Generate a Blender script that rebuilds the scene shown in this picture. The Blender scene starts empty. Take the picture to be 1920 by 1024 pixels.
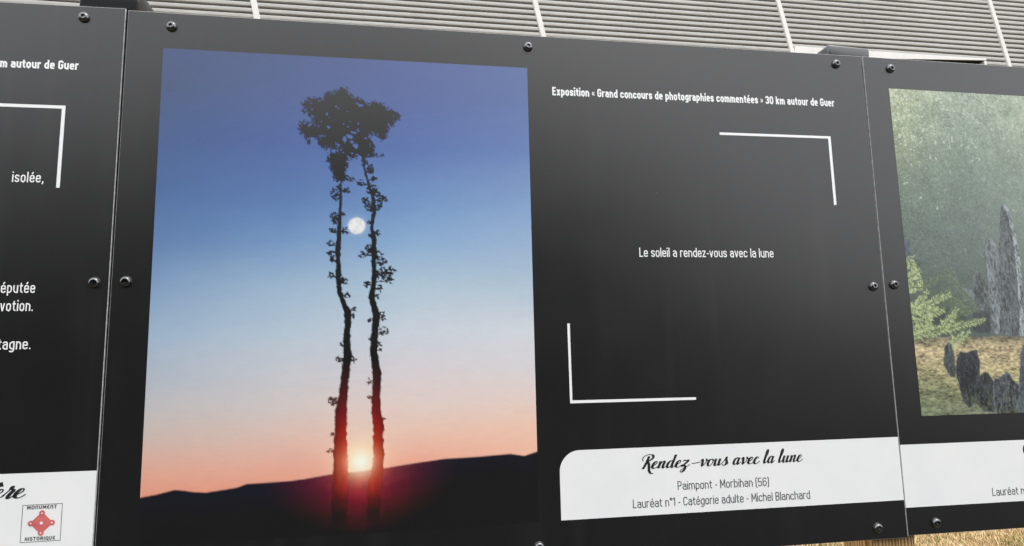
import bpy, math, random
import numpy as np

rng = np.random.default_rng(7)
random.seed(7)
scene = bpy.context.scene
COL = scene.collection

# ------------------------------------------------------------------ camera
cam_d = bpy.data.cameras.new('camera')
cam = bpy.data.objects.new('camera', cam_d)
COL.objects.link(cam)
from mathutils import Matrix, Vector
RC = [[0.9848318586223689, 0.003192660873002573, 0.17348203699219247],
      [-0.17213726538333435, 0.14356115112076606, 0.9745557745738457],
      [-0.021793854839333836, -0.9896362982456891, 0.14193317119620585]]
EYE = 1.35                                   # the lens is 1.35 m above the grass
cam.matrix_world = Matrix(((RC[0][0], -RC[0][1], -RC[0][2], 0.0),
                           (RC[1][0], -RC[1][1], -RC[1][2], 0.0),
                           (RC[2][0], -RC[2][1], -RC[2][2], EYE),
                           (0, 0, 0, 1)))
cam_d.sensor_width = 36.0
cam_d.lens = 24.75
cam_d.clip_start = 0.05
cam_d.clip_end = 3000
scene.camera = cam

# ------------------------------------------------------------------ world, sun, exposure
SUN_EL, SUN_AZ = math.radians(55), math.radians(150)     # azimuth clockwise from +Y
world = bpy.data.worlds.new('World')
scene.world = world
world.use_nodes = True
wn, wl = world.node_tree.nodes, world.node_tree.links
wn.clear()
out = wn.new('ShaderNodeOutputWorld')
bg = wn.new('ShaderNodeBackground')
sky = wn.new('ShaderNodeTexSky')
sky.sky_type = 'NISHITA'
sky.sun_disc = False
sky.sun_elevation = SUN_EL
sky.sun_rotation = SUN_AZ
sky.dust_density = 3.0
sky.air_density = 1.0
hsv = wn.new('ShaderNodeHueSaturation')       # thin overcast: almost no blue left
hsv.inputs['Saturation'].default_value = 0.12
wl.new(sky.outputs['Color'], hsv.inputs['Color'])
# cloud deck: an overcast sky is about three times brighter overhead than at the horizon
tc = wn.new('ShaderNodeTexCoord')
sep = wn.new('ShaderNodeSeparateXYZ')
wl.new(tc.outputs['Generated'], sep.inputs[0])
mr = wn.new('ShaderNodeMapRange')
mr.inputs['From Min'].default_value = 0.0
mr.inputs['From Max'].default_value = 1.0
mr.inputs['To Min'].default_value = 0.5
mr.inputs['To Max'].default_value = 1.0
wl.new(sep.outputs['Z'], mr.inputs['Value'])
cl = wn.new('ShaderNodeTexNoise')
cl.inputs['Scale'].default_value = 2.2
cl.inputs['Detail'].default_value = 5
wl.new(tc.outputs['Generated'], cl.inputs['Vector'])
cm = wn.new('ShaderNodeMapRange')
cm.inputs['From Min'].default_value = 0.3
cm.inputs['From Max'].default_value = 0.7
cm.inputs['To Min'].default_value = 0.86
cm.inputs['To Max'].default_value = 1.1
wl.new(cl.outputs[0], cm.inputs['Value'])
mul = wn.new('ShaderNodeMath'); mul.operation = 'MULTIPLY'
wl.new(mr.outputs[0], mul.inputs[0]); wl.new(cm.outputs[0], mul.inputs[1])
deck = wn.new('ShaderNodeMix'); deck.data_type = 'RGBA'; deck.blend_type = 'MULTIPLY'
deck.inputs['Factor'].default_value = 1.0
deck.inputs['A'].default_value = (15.0, 15.2, 15.6, 1)
wl.new(mul.outputs[0], deck.inputs['B'])
mixs = wn.new('ShaderNodeMix'); mixs.data_type = 'RGBA'
mixs.inputs['Factor'].default_value = 0.85
wl.new(hsv.outputs[0], mixs.inputs['A']); wl.new(deck.outputs['Result'], mixs.inputs['B'])
bg.inputs['Strength'].default_value = 0.15
wl.new(mixs.outputs['Result'], bg.inputs['Color'])
wl.new(bg.outputs[0], out.inputs[0])

sd = bpy.data.lights.new('sun', 'SUN')
sd.energy = 0.8
sd.angle = math.radians(25)
sd.color = (1.0, 0.96, 0.9)
sun = bpy.data.objects.new('sun', sd)
COL.objects.link(sun)
sdir = Vector((math.sin(SUN_AZ) * math.cos(SUN_EL), math.cos(SUN_AZ) * math.cos(SUN_EL), math.sin(SUN_EL)))
sun.rotation_euler = sdir.to_track_quat('Z', 'Y').to_euler()
sun.location = (3, -5, 10)

scene.view_settings.view_transform = 'Standard'
scene.view_settings.look = 'None'
scene.view_settings.exposure = 0.45
scene.view_settings.gamma = 1.0
scene.view_settings.use_curve_mapping = False

# ------------------------------------------------------------------ helpers
def lin(c):
    c = np.asarray(c, float) / 255.0
    return np.where(c <= 0.04045, c / 12.92, ((c + 0.055) / 1.055) ** 2.4)

def mesh_obj(name, verts, faces, mat, parent=None, smooth=False):
    me = bpy.data.meshes.new(name)
    me.from_pydata([tuple(v) for v in verts], [], faces)
    me.materials.append(mat)
    if smooth:
        me.polygons.foreach_set('use_smooth', [True] * len(me.polygons))
    me.update()
    o = bpy.data.objects.new(name, me)
    COL.objects.link(o)
    if parent: o.parent = parent
    return o

def thing(name, label, cat, mw, group=None):
    o = bpy.data.objects.new(name, None)
    COL.objects.link(o)
    o.empty_display_size = 0.1
    o.matrix_world = mw
    o['label'] = label; o['category'] = cat
    if group: o['group'] = group
    return o

def frame_matrix(O, yaw, roll):
    cy, sy = math.cos(yaw), math.sin(yaw)
    u0 = Vector((cy, sy, 0)); v0 = Vector((0, 0, 1))
    u = u0 * math.cos(roll) + v0 * math.sin(roll)
    v = -u0 * math.sin(roll) + v0 * math.cos(roll)
    n = v.cross(u)                      # away from the viewer
    return Matrix(((u.x, n.x, v.x, O[0]), (u.y, n.y, v.y, O[1]), (u.z, n.z, v.z, O[2]), (0, 0, 0, 1)))

def principled(name, color=(0.5, 0.5, 0.5), rough=0.5, spec=0.5, metal=0.0):
    m = bpy.data.materials.new(name)
    m.use_nodes = True
    b = m.node_tree.nodes['Principled BSDF']
    b.inputs['Base Color'].default_value = (*color, 1)
    b.inputs['Roughness'].default_value = rough
    b.inputs['Specular IOR Level'].default_value = spec
    b.inputs['Metallic'].default_value = metal
    return m, m.node_tree.nodes, m.node_tree.links, b

def noise(nodes, links, scale, detail=3, vec=None, mapping=None, space='Object'):
    t = nodes.new('ShaderNodeTexCoord')
    n = nodes.new('ShaderNodeTexNoise')
    n.inputs['Scale'].default_value = scale
    n.inputs['Detail'].default_value = detail
    if mapping:
        mp = nodes.new('ShaderNodeMapping')
        mp.inputs['Scale'].default_value = mapping
        links.new(t.outputs[space], mp.inputs[0]); links.new(mp.outputs[0], n.inputs['Vector'])
    else:
        links.new(t.outputs[space], n.inputs['Vector'])
    return n

def ramp(nodes, links, src, stops):
    r = nodes.new('ShaderNodeValToRGB')
    e = r.color_ramp.elements
    while len(e) > 1: e.remove(e[-1])
    e[0].position = stops[0][0]; e[0].color = (*stops[0][1], 1)
    for p, c in stops[1:]:
        k = e.new(p); k.color = (*c, 1)
    links.new(src, r.inputs[0])
    return r

PRINT_ROUGH = 0.29
PRINT_SPEC = 0.83
def sheen_surface(m, nodes, links, b):
    """satin laminate: faint orange peel and slightly uneven gloss"""
    n = noise(nodes, links, 9, 4)
    r = nodes.new('ShaderNodeMapRange')
    r.inputs['To Min'].default_value = PRINT_ROUGH - 0.03
    r.inputs['To Max'].default_value = PRINT_ROUGH + 0.04
    links.new(n.outputs[0], r.inputs['Value']); links.new(r.outputs[0], b.inputs['Roughness'])
    n2 = noise(nodes, links, 4, 2)
    bp = nodes.new('ShaderNodeBump')
    bp.inputs['Strength'].default_value = 0.08
    bp.inputs['Distance'].default_value = 0.002
    links.new(n2.outputs[0], bp.inputs['Height']); links.new(bp.outputs[0], b.inputs['Normal'])

# black laminate with stray specks of dust
m_black, nn, ll, bb = principled('black_laminate', (0.0025, 0.0025, 0.0028), PRINT_ROUGH, PRINT_SPEC)
sheen_surface(m_black, nn, ll, bb)
vor = nn.new('ShaderNodeTexVoronoi'); vor.inputs['Scale'].default_value = 16
t_ = nn.new('ShaderNodeTexCoord'); ll.new(t_.outputs['Object'], vor.inputs['Vector'])
d_ = nn.new('ShaderNodeMath'); d_.operation = 'LESS_THAN'; d_.inputs[1].default_value = 0.013
ll.new(vor.outputs['Distance'], d_.inputs[0])
mx_ = nn.new('ShaderNodeMix'); mx_.data_type = 'RGBA'
mx_.inputs['A'].default_value = (0.0025, 0.0025, 0.0028, 1); mx_.inputs['B'].default_value = (0.12, 0.12, 0.11, 1)
ll.new(d_.outputs[0], mx_.inputs['Factor']); ll.new(mx_.outputs['Result'], bb.inputs['Base Color'])

st = noise(nn, ll, 26, 5, mapping=(1, 1, 0.06)); du = noise(nn, ll, 3.2, 6)
sr = nn.new('ShaderNodeMapRange'); sr.inputs['From Min'].default_value = 0.52; sr.inputs['From Max'].default_value = 0.78
ll.new(st.outputs[0], sr.inputs['Value'])
dr = nn.new('ShaderNodeMapRange'); dr.inputs['From Min'].default_value = 0.42; dr.inputs['From Max'].default_value = 0.75
ll.new(du.outputs[0], dr.inputs['Value'])
sm_ = nn.new('ShaderNodeMath'); sm_.operation = 'MULTIPLY'; ll.new(sr.outputs[0], sm_.inputs[0]); ll.new(dr.outputs[0], sm_.inputs[1])
ad = nn.new('ShaderNodeMix'); ad.data_type = 'RGBA'; ad.inputs['B'].default_value = (0.014, 0.014, 0.0135, 1)
ll.new(sm_.outputs[0], ad.inputs['Factor']); ll.new(mx_.outputs['Result'], ad.inputs['A']); ll.new(ad.outputs['Result'], bb.inputs['Base Color'])

m_edge, nn, ll, bb = principled('panel_edge_white_core', (0.42, 0.42, 0.42), 0.6)
n_ = noise(nn, ll, 120, 3)
r_ = ramp(nn, ll, n_.outputs[0], [(0.3, (0.30, 0.30, 0.30)), (0.6, (0.50, 0.50, 0.50))])
ll.new(r_.outputs[0], bb.inputs['Base Color'])

m_white, nn, ll, bb = principled('white_print', (0.80, 0.80, 0.79), PRINT_ROUGH, PRINT_SPEC)
sheen_surface(m_white, nn, ll, bb)
n_ = noise(nn, ll, 14, 4)
r_ = ramp(nn, ll, n_.outputs[0], [(0.35, (0.775, 0.785, 0.785)), (0.65, (0.81, 0.81, 0.80))])
ll.new(r_.outputs[0], bb.inputs['Base Color'])
m_letter_white, nn, ll, bb = principled('white_lettering', (0.84, 0.84, 0.84), PRINT_ROUGH, PRINT_SPEC)
sheen_surface(m_letter_white, nn, ll, bb)
m_ink, nn, ll, bb = principled('black_ink', (0.012, 0.012, 0.014), PRINT_ROUGH, PRINT_SPEC)
sheen_surface(m_ink, nn, ll, bb)
m_grey_ink, nn, ll, bb = principled('grey_ink', (0.055, 0.057, 0.062), PRINT_ROUGH, PRINT_SPEC)
sheen_surface(m_grey_ink, nn, ll, bb)
m_red, nn, ll, bb = principled('red_ink', (0.55, 0.12, 0.13), PRINT_ROUGH, PRINT_SPEC)
n_ = noise(nn, ll, 60, 3)
r_ = ramp(nn, ll, n_.outputs[0], [(0.35, (0.50, 0.10, 0.13)), (0.65, (0.66, 0.17, 0.14))])
ll.new(r_.outputs[0], bb.inputs['Base Color'])
m_photo, nn, ll, bb = principled('photo_print', (0.5, 0.5, 0.5), PRINT_ROUGH, PRINT_SPEC)
sheen_surface(m_photo, nn, ll, bb)
at = nn.new('ShaderNodeVertexColor'); at.layer_name = 'ink'
ll.new(at.outputs['Color'], bb.inputs['Base Color'])

m_bolt, nn, ll, bb = principled('black_plated_steel', (0.15, 0.15, 0.155), 0.16, 0.5, 1.0)
n_ = noise(nn, ll, 500, 3)
r_ = nn.new('ShaderNodeMapRange'); r_.inputs['To Min'].default_value = 0.08; r_.inputs['To Max'].default_value = 0.20
ll.new(n_.outputs[0], r_.inputs['Value']); ll.new(r_.outputs[0], bb.inputs['Roughness'])
m_cap, nn, ll, bb = principled('black_cap_plastic', (0.034, 0.036, 0.040), 0.32, 0.95)
n_ = noise(nn, ll, 40, 4, mapping=(1, 1, 6))
r_ = nn.new('ShaderNodeMapRange'); r_.inputs['To Min'].default_value = 0.22; r_.inputs['To Max'].default_value = 0.42
ll.new(n_.outputs[0], r_.inputs['Value']); ll.new(r_.outputs[0], bb.inputs['Roughness'])

# pine post: growth rings running up the post
m_wood, nn, ll, bb = principled('treated_pine', (0.4, 0.25, 0.1), 0.65, 0.3)
t_ = nn.new('ShaderNodeTexCoord')
mp_ = nn.new('ShaderNodeMapping'); mp_.inputs['Scale'].default_value = (1, 1, 0.045)
ll.new(t_.outputs['Object'], mp_.inputs[0])
wv = nn.new('ShaderNodeTexWave'); wv.wave_type = 'RINGS'; wv.rings_direction = 'Z'
wv.inputs['Scale'].default_value = 55; wv.inputs['Distortion'].default_value = 5
wv.inputs['Detail'].default_value = 3; wv.inputs['Detail Scale'].default_value = 1.6
mp2 = nn.new('ShaderNodeMapping'); mp2.inputs['Location'].default_value = (0.055, 0.03, 0)
ll.new(mp_.outputs[0], mp2.inputs[0]); ll.new(mp2.outputs[0], wv.inputs['Vector'])
r_ = ramp(nn, ll, wv.outputs['Color'], [(0.0, (0.20, 0.10, 0.03)), (0.45, (0.46, 0.28, 0.11)), (1.0, (0.64, 0.43, 0.20))])
ng = noise(nn, ll, 300, 4, mapping=(1, 1, 0.03))
mg = nn.new('ShaderNodeMix'); mg.data_type = 'RGBA'; mg.blend_type = 'MULTIPLY'; mg.inputs['Factor'].default_value = 0.5
r2 = ramp(nn, ll, ng.outputs[0], [(0.35, (0.55, 0.5, 0.45)), (0.6, (1, 1, 1))])
ll.new(r_.outputs[0], mg.inputs['A']); ll.new(r2.outputs[0], mg.inputs['B'])
ll.new(mg.outputs['Result'], bb.inputs['Base Color'])

# ------------------------------------------------------------------ ground
m_soil, nn, ll, bb = principled('straw_ground', (0.3, 0.22, 0.12), 0.95, 0.1)
n1 = noise(nn, ll, 28, 6); n2 = noise(nn, ll, 1.7, 4)
r1 = ramp(nn, ll, n1.outputs[0], [(0.3, (0.13, 0.09, 0.04)), (0.45, (0.30, 0.205, 0.095)), (0.62, (0.45, 0.335, 0.175))])
r2 = ramp(nn, ll, n2.outputs[0], [(0.4, (0.10, 0.11, 0.035)), (0.62, (1, 1, 1))])
mg = nn.new('ShaderNodeMix'); mg.data_type = 'RGBA'; mg.blend_type = 'MULTIPLY'; mg.inputs['Factor'].default_value = 0.35
ll.new(r1.outputs[0], mg.inputs['A']); ll.new(r2.outputs[0], mg.inputs['B'])
ll.new(mg.outputs['Result'], bb.inputs['Base Color'])
bp_ = nn.new('ShaderNodeBump'); bp_.inputs['Distance'].default_value = 0.03
ll.new(n1.outputs[0], bp_.inputs['Height']); ll.new(bp_.outputs[0], bb.inputs['Normal'])
g = mesh_obj('ground', [(-900, -900, 0), (900, -900, 0), (900, 900, 0), (-900, 900, 0)], [(0, 1, 2, 3)], m_soil)
g['kind'] = 'structure'

# asphalt path on the viewer's side of the boards, and the wood beyond it (both out of view, added to darken what the satin print mirrors)
m_added_asph, nn, ll, bb = principled('added_asphalt', (0.045, 0.045, 0.047), 0.9, 0.3)
n1 = noise(nn, ll, 60, 5)
r1 = ramp(nn, ll, n1.outputs[0], [(0.35, (0.022, 0.022, 0.024)), (0.65, (0.042, 0.042, 0.042))])
ll.new(r1.outputs[0], bb.inputs['Base Color'])
g = mesh_obj('added_path', [(-90, -26, 0.004), (90, -26, 0.004), (90, 0.75, 0.004), (-90, 0.75, 0.004)], [(0, 1, 2, 3)], m_added_asph)
g['kind'] = 'structure'
g = mesh_obj('added_pavement', [(-60, 8.75, 0.004), (60, 8.75, 0.004), (60, 9.6, 0.004), (-60, 9.6, 0.004)], [(0, 1, 2, 3)], m_added_asph)  # unseen dark apron, added to cut light bounced up onto the cladding
g['kind'] = 'structure'
m_leaf, nn, ll, bb = principled('dark_leaves', (0.032, 0.045, 0.018), 0.8, 0.15)
def added_woodland():
    V, F = [], []
    def leafball(cx, cy, cz, rx, rz, n, size):
        p = rng.normal(size=(n, 3)); p /= np.linalg.norm(p, axis=1)[:, None]
        p *= (rng.random((n, 1)) ** .35); lump = 1 + .25 * np.sin(p[:, :1] * 7 + cx) * np.cos(p[:, 2:] * 6)
        p = p * lump * np.array([rx, rx, rz]) + np.array([cx, cy, cz])
        a = rng.normal(size=(n, 3)); a /= np.linalg.norm(a, axis=1)[:, None]
        b = np.cross(a, rng.normal(size=(n, 3))); b /= np.linalg.norm(b, axis=1)[:, None]
        s = size * rng.uniform(.6, 1.3, (n, 1))
        for q in (p - a * s - b * s * .6, p + a * s - b * s * .6, p + a * s * .6 + b * s, p - a * s * .6 + b * s): V.append(q)
        return n
    cnt = []
    for (x, y, h, r) in ADDED_TREES:
        cnt.append(leafball(x, y, h * .6, r, h * .42, int(2600), .36))
        cnt.append(leafball(x + 2.5, y - 1, h * .22, r * .9, h * .25, 900, .36))
    # assemble
    vs, k, i = [], 0, 0
    for n in cnt:
        blk = np.stack(V[k:k + 4], 1).reshape(-1, 3); vs.append(blk); k += 4
    vs = np.concatenate(vs); nq = len(vs) // 4
    me = bpy.data.meshes.new('added_woodland')
    me.vertices.add(len(vs)); me.vertices.foreach_set('co', vs.reshape(-1))
    me.loops.add(nq * 4); me.loops.foreach_set('vertex_index', np.arange(nq * 4).astype(np.int32))
    me.polygons.add(nq); me.polygons.foreach_set('loop_start', (np.arange(nq) * 4).astype(np.int32))
    me.polygons.foreach_set('loop_total', np.full(nq, 4, np.int32))
    me.materials.append(m_leaf); me.update(calc_edges=True)
    o = bpy.data.objects.new('added_woodland', me); COL.objects.link(o)
    o['kind'] = 'stuff'
ADDED_TREES = [(-46, -24, 10, 5), (-38, -27, 11.5, 5), (-30, -28, 10.5, 5), (-22, -29, 12, 5), (-14.5, -28, 11.5, 4.6), (-7.5, -29, 13, 4.6), (-0.5, -28, 13.5, 4.4),
        (5.5, -30, 13.4, 4), (11.5, -32, 11.8, 3.8), (17.5, -35, 7.5, 3.8), (24, -38, 4.2, 4), (31, -40, 4.6, 4), (39, -42, 4.2, 4.5), (47, -43, 4.6, 4.5)]  # added trees, heights set by how dark the boards' reflections should be
added_woodland()

# short dry grass: many bent blades, denser where the photograph looks under the boards
m_grass, nn, ll, bb = principled('dry_grass', (0.4, 0.3, 0.15), 0.8, 0.2)
at = nn.new('ShaderNodeVertexColor'); at.layer_name = 'ink'
ll.new(at.outputs['Color'], bb.inputs['Base Color'])
def grass(name, x0, x1, y0, y1, n, smin, smax, wid):
    px = rng.uniform(x0, x1, n); py = rng.uniform(y0, y1, n)
    # clump the blades a little
    cx = rng.uniform(x0, x1, n // 25); cy = rng.uniform(y0, y1, n // 25)
    k = rng.integers(0, len(cx), n); w = rng.random(n) < 0.6
    px = np.where(w, cx[k] + rng.normal(0, 0.022, n), px); py = np.where(w, cy[k] + rng.normal(0, 0.022, n), py)
    a = rng.uniform(0, 2 * np.pi, n); h = rng.uniform(smin, smax, n)
    lean = rng.uniform(0.1, 1.3, n) * h
    dx, dy = np.cos(a), np.sin(a)
    ww = wid * rng.uniform(0.6, 1.4, n)
    V = np.zeros((n, 5, 3))
    V[:, 0] = np.stack([px - dy * ww, py + dx * ww, np.zeros(n)], 1)
    V[:, 1] = np.stack([px + dy * ww, py - dx * ww, np.zeros(n)], 1)
    V[:, 2] = np.stack([px + dx * lean * .4 + dy * ww * .8, py + dy * lean * .4 - dx * ww * .8, h * .65], 1)
    V[:, 3] = np.stack([px + dx * lean * .4 - dy * ww * .8, py + dy * lean * .4 + dx * ww * .8, h * .65], 1)
    V[:, 4] = np.stack([px + dx * lean, py + dy * lean, h * .95], 1)
    base = np.arange(n)[:, None] * 5
    quads = (base + np.array([0, 1, 2, 3])); tris = (base + np.array([3, 2, 4]))
    me = bpy.data.meshes.new(name)
    me.vertices.add(n * 5); me.vertices.foreach_set('co', V.reshape(-1))
    loops = np.concatenate([quads, tris], 1).reshape(-1)
    me.loops.add(n * 7); me.loops.foreach_set('vertex_index', loops.astype(np.int32))
    starts = np.stack([np.arange(n) * 7, np.arange(n) * 7 + 4], 1).reshape(-1)
    me.polygons.add(n * 2); me.polygons.foreach_set('loop_start', starts.astype(np.int32))
    me.polygons.foreach_set('loop_total', np.tile([4, 3], n).astype(np.int32))
    pal = np.array([[.66, .50, .27], [.56, .40, .20], [.76, .61, .37], [.45, .30, .14], [.20, .20, .06]])
    patch = (np.sin(px * 3.1 + 1.3 * np.sin(py * 2.3)) + np.sin(py * 4.7 + px) > 1.05)
    ci = rng.choice(5, n, p=[.34, .26, .2, .14, .06]); ci = np.where(patch & (rng.random(n) < .45), 4, ci)
    c = pal[ci] * rng.uniform(.8, 1.15, (n, 1))
    cc = np.ones((n, 5, 4)); cc[:, :, :3] = c[:, None, :]
    me.materials.append(m_grass)
    me.update(calc_edges=True)
    ca = me.color_attributes.new('ink', 'FLOAT_COLOR', 'POINT')
    ca.data.foreach_set('color', cc.reshape(-1).astype(np.float32))
    o = bpy.data.objects.new(name, me); COL.objects.link(o)
    o['kind'] = 'stuff'; o['label'] = 'short dry straw coloured grass under the boards'; o['category'] = 'grass'
    return o
grass('dry_grass', 2.2, 8.5, 4.6, 9.6, 210000, 0.012, 0.05, 0.0022)

# ------------------------------------------------------------------ the clad building behind
WALL = frame_matrix((1.86672825, 10.0, 6.72035767), 0.03696222, 0.01888277)
bld = thing('metal_clad_building', 'pale grey building with ribbed metal cladding and slanted joint strips behind the boards', 'building', WALL)
GZ = -7.35          # local height of the ground line
TOP = 2.6
PITCH = 0.0902
m_clad, nn, ll, bb = principled('pale_grey_cladding', (0.62, 0.61, 0.58), 0.42, 0.5)
n1 = noise(nn, ll, 1.1, 4, mapping=(1, 1, 1)); n2 = noise(nn, ll, 30, 4, mapping=(0.15, 1, 1))
r1 = ramp(nn, ll, n1.outputs[0], [(0.3, (0.405, 0.402, 0.388)), (0.7, (0.45, 0.446, 0.435))])
r2 = ramp(nn, ll, n2.outputs[0], [(0.3, (0.86, 0.86, 0.84)), (0.6, (1, 1, 1))])
mg = nn.new('ShaderNodeMix'); mg.data_type = 'RGBA'; mg.blend_type = 'MULTIPLY'; mg.inputs['Factor'].default_value = 1.0
ll.new(r1.outputs[0], mg.inputs['A']); ll.new(r2.outputs[0], mg.inputs['B'])
ll.new(mg.outputs['Result'], bb.inputs['Base Color'])
m_groove_shade, nn, ll, bb = principled('shade_groove_floor', (0.10, 0.10, 0.08), 0.8, 0.2)  # shade between the ribs, put into the colour of the groove floor
m_strip, nn, ll, bb = principled('white_joint_strip', (0.7, 0.7, 0.68), 0.5, 0.4)
n1 = noise(nn, ll, 6, 4)
r1 = ramp(nn, ll, n1.outputs[0], [(0.3, (0.66, 0.655, 0.64)), (0.7, (0.72, 0.715, 0.70))])
ll.new(r1.outputs[0], bb.inputs['Base Color'])
m_dark, nn, ll, bb = principled('dark_membrane', (0.03, 0.03, 0.03), 0.8)
m_glass, nn, ll, bb = principled('dark_window_glass', (0.012, 0.014, 0.015), 0.12, 0.25)

# corrugation profile over one pitch: (fraction, depth), depth negative towards the viewer
PROF = [(0.0, 0.0), (0.16, 0.0), (0.27, -0.004), (0.30, -0.045), (0.33, -0.055), (0.40, -0.059), (0.62, -0.0605), (0.84, -0.0595), (0.93, -0.056), (0.97, -0.043)]
LEAN = math.tan(math.radians(10.9))
def shift(v): return -LEAN * v
def sheet(u0, u1, v0, v1, proud, upright_right=None):
    """one leaning ribbed sheet between u0 and u1 (measured at local height 0)"""
    V, F = [], []
    rows = []
    k = math.floor(v0 / PITCH) - 1
    while k * PITCH < v1:
        for fr, dp in PROF:
            v = (k + fr) * PITCH
            if v0 <= v <= v1: rows.append((v, dp))
        k += 1
    rows = [(v0, rows[0][1])] + rows + [(v1, rows[-1][1])]
    for v, dp in rows:
        a = u0 + shift(v); b = u1 + shift(v)
        if upright_right is not None: a = max(a, upright_right)
        V += [(a, dp - proud, v), (b, dp - proud, v)]
    for i in range(len(rows) - 1):
        F.append((2 * i, 2 * i + 1, 2 * i + 3, 2 * i + 2))
    o = mesh_obj('cladding_sheet', V, F, m_clad, bld)
    o.data.materials.append(m_groove_shade)
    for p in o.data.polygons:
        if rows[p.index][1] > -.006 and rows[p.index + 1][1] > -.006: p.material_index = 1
    return o
def box_verts(x0, x1, y0, y1, z0, z1):
    return [(x0, y0, z0), (x1, y0, z0), (x1, y1, z0), (x0, y1, z0), (x0, y0, z1), (x1, y0, z1), (x1, y1, z1), (x0, y1, z1)]
BOXF = [(0, 3, 2, 1), (4, 5, 6, 7), (0, 1, 5, 4), (1, 2, 6, 5), (2, 3, 7, 6), (3, 0, 4, 7)]
STRIPS = [-12.0, -7.88, -3.76, 0.425, 4.715, 9.095, 13.45, 17.8]
WTOP, WBOT, WL_, WR_ = -0.166, -1.55, 4.86, 8.60
for i in range(len(STRIPS) - 1):
    a, b = STRIPS[i], STRIPS[i + 1]
    for j in range(3):
        fr = (0.0, 0.36, 0.685, 1.0)
        u0 = a + (b - a) * fr[j]; u1 = a + (b - a) * fr[j + 1] + 0.012
        pr = 0.0025 * ((i * 3 + j) % 2) + random.uniform(0, 0.001)
        if i == 4:
            sheet(u0, u1, -.145, TOP, pr)
            sheet(u0, u1, GZ, WBOT - 0.02, pr)
            if j == 2: sheet(u0, u1, WBOT, -.146, pr, upright_right=WR_ + 0.052)
        else:
            sheet(u0, u1, GZ, TOP, pr)
for s in STRIPS:
    V = []
    for v in (GZ, TOP):
        for (x, y) in ((-0.045, -0.062), (-0.036, -0.078), (0.036, -0.078), (0.045, -0.062), (0.045, 0.0), (-0.045, 0.0)):
            V.append((s + shift(v) + x, y, v))
    n = 6
    F = [tuple(range(n))[::-1], tuple(range(n, 2 * n))] + [(k, (k + 1) % n, n + (k + 1) % n, n + k) for k in range(n)]
    mesh_obj('joint_strip', V, F, m_strip, bld)
# body behind the sheets with the window hole
def wall_core():
    V, F = [], []
    def add(x0, x1, z0, z1):
        b = len(V); V.extend(box_verts(x0, x1, 0.012, 0.25, z0, z1)); F.extend([tuple(b + q for q in f) for f in BOXF])
    add(-14, WL_ - 0.002, GZ, TOP); add(WR_ + 0.002, 19.5, GZ, TOP)
    add(WL_ - 0.002, WR_ + 0.002, WTOP + 0.002, TOP - 0.003); add(WL_ - 0.002, WR_ + 0.002, GZ + 0.003, WBOT - 0.002)
    mesh_obj('wall', V, F, m_dark, bld)
wall_core()
mesh_obj('eaves_trim', box_verts(-14, 19.5, -0.06, 0.3, TOP + 0.001, TOP + 0.18), BOXF, m_strip, bld)
mesh_obj('side_wall', box_verts(-14, -13.8, 0.26, 12, GZ, TOP), BOXF, m_clad, bld)
mesh_obj('side_wall', box_verts(19.3, 19.5, 0.26, 12, GZ, TOP), BOXF, m_clad, bld)
mesh_obj('roof', box_verts(-14.1, 19.6, 0.31, 12.1, TOP - 0.3, TOP + 0.1), BOXF, m_dark, bld)
# wide window with a white frame
win = mesh_obj('window', box_verts(WL_, WR_, 0.10, 0.13, WBOT, WTOP), BOXF, m_dark, bld)
def frame_piece(name, x0, x1, y0, y1, z0, z1, m=m_strip):
    return mesh_obj(name, box_verts(x0, x1, y0, y1, z0, z1), BOXF, m, win)
hv = [(WL_ - .05, -.335), (WR_ + .05, -.172), (WR_ + .05, -.139), (WL_ - .05, -.139)]
mesh_obj('frame', [(x, y, v) for y in (-.070, -.050) for x, v in hv], [(0, 1, 2, 3), (7, 6, 5, 4), (0, 4, 5, 1), (1, 5, 6, 2), (2, 6, 7, 3), (3, 7, 4, 0)], m_strip, win)
frame_piece('frame', WR_, WR_ + 0.05, -0.069, 0.098, WBOT, WTOP - 0.02)
frame_piece('frame', WL_ - 0.05, WL_, -0.040, 0.098, WBOT, -.34)
frame_piece('sill', WL_ - 0.05, WR_ + 0.05, -0.07, 0.097, WBOT - 0.04, WBOT - 0.001)
for k in range(3):
    x0 = WL_ + 0.01 + k * (WR_ - WL_) / 3; x1 = x0 + (WR_ - WL_) / 3 - 0.03
    frame_piece('pane', x0, x1, 0.085, 0.0985, WBOT + 0.01, WTOP - 0.01, m_glass)

# ------------------------------------------------------------------ lettering: monoline skeletons turned into ribbons
def round_poly(pts, closed, rad):
    P = [np.array(p[:2], float) for p in pts]
    Rr = [(p[2] if len(p) > 2 else rad) for p in pts]
    n = len(P); o = []
    for i in range(n):
        if not closed and i in (0, n - 1): o.append(P[i]); continue
        a, b, c = P[i - 1], P[i], P[(i + 1) % n]
        la, lc = np.linalg.norm(a - b), np.linalg.norm(c - b)
        r = min(Rr[i], la * (.5 if closed or i - 1 > 0 else .98), lc * (.5 if closed or i + 1 < n - 1 else .98))
        if r < 1e-4: o.append(b); continue
        s = b + (a - b) / la * r; e = b + (c - b) / lc * r
        for k in range(6):
            t = k / 5
            w = 0.35
            # superelliptic corner
            c1 = s + (b - s) * .6; c2 = e + (b - e) * .6
            o.append((1 - t) ** 3 * s + 3 * t * (1 - t) ** 2 * c1 + 3 * t * t * (1 - t) * c2 + t ** 3 * e)
    q = [o[0]]
    for p in o[1:]:
        if np.linalg.norm(p - q[-1]) > 1e-5: q.append(p)
    return q

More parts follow.
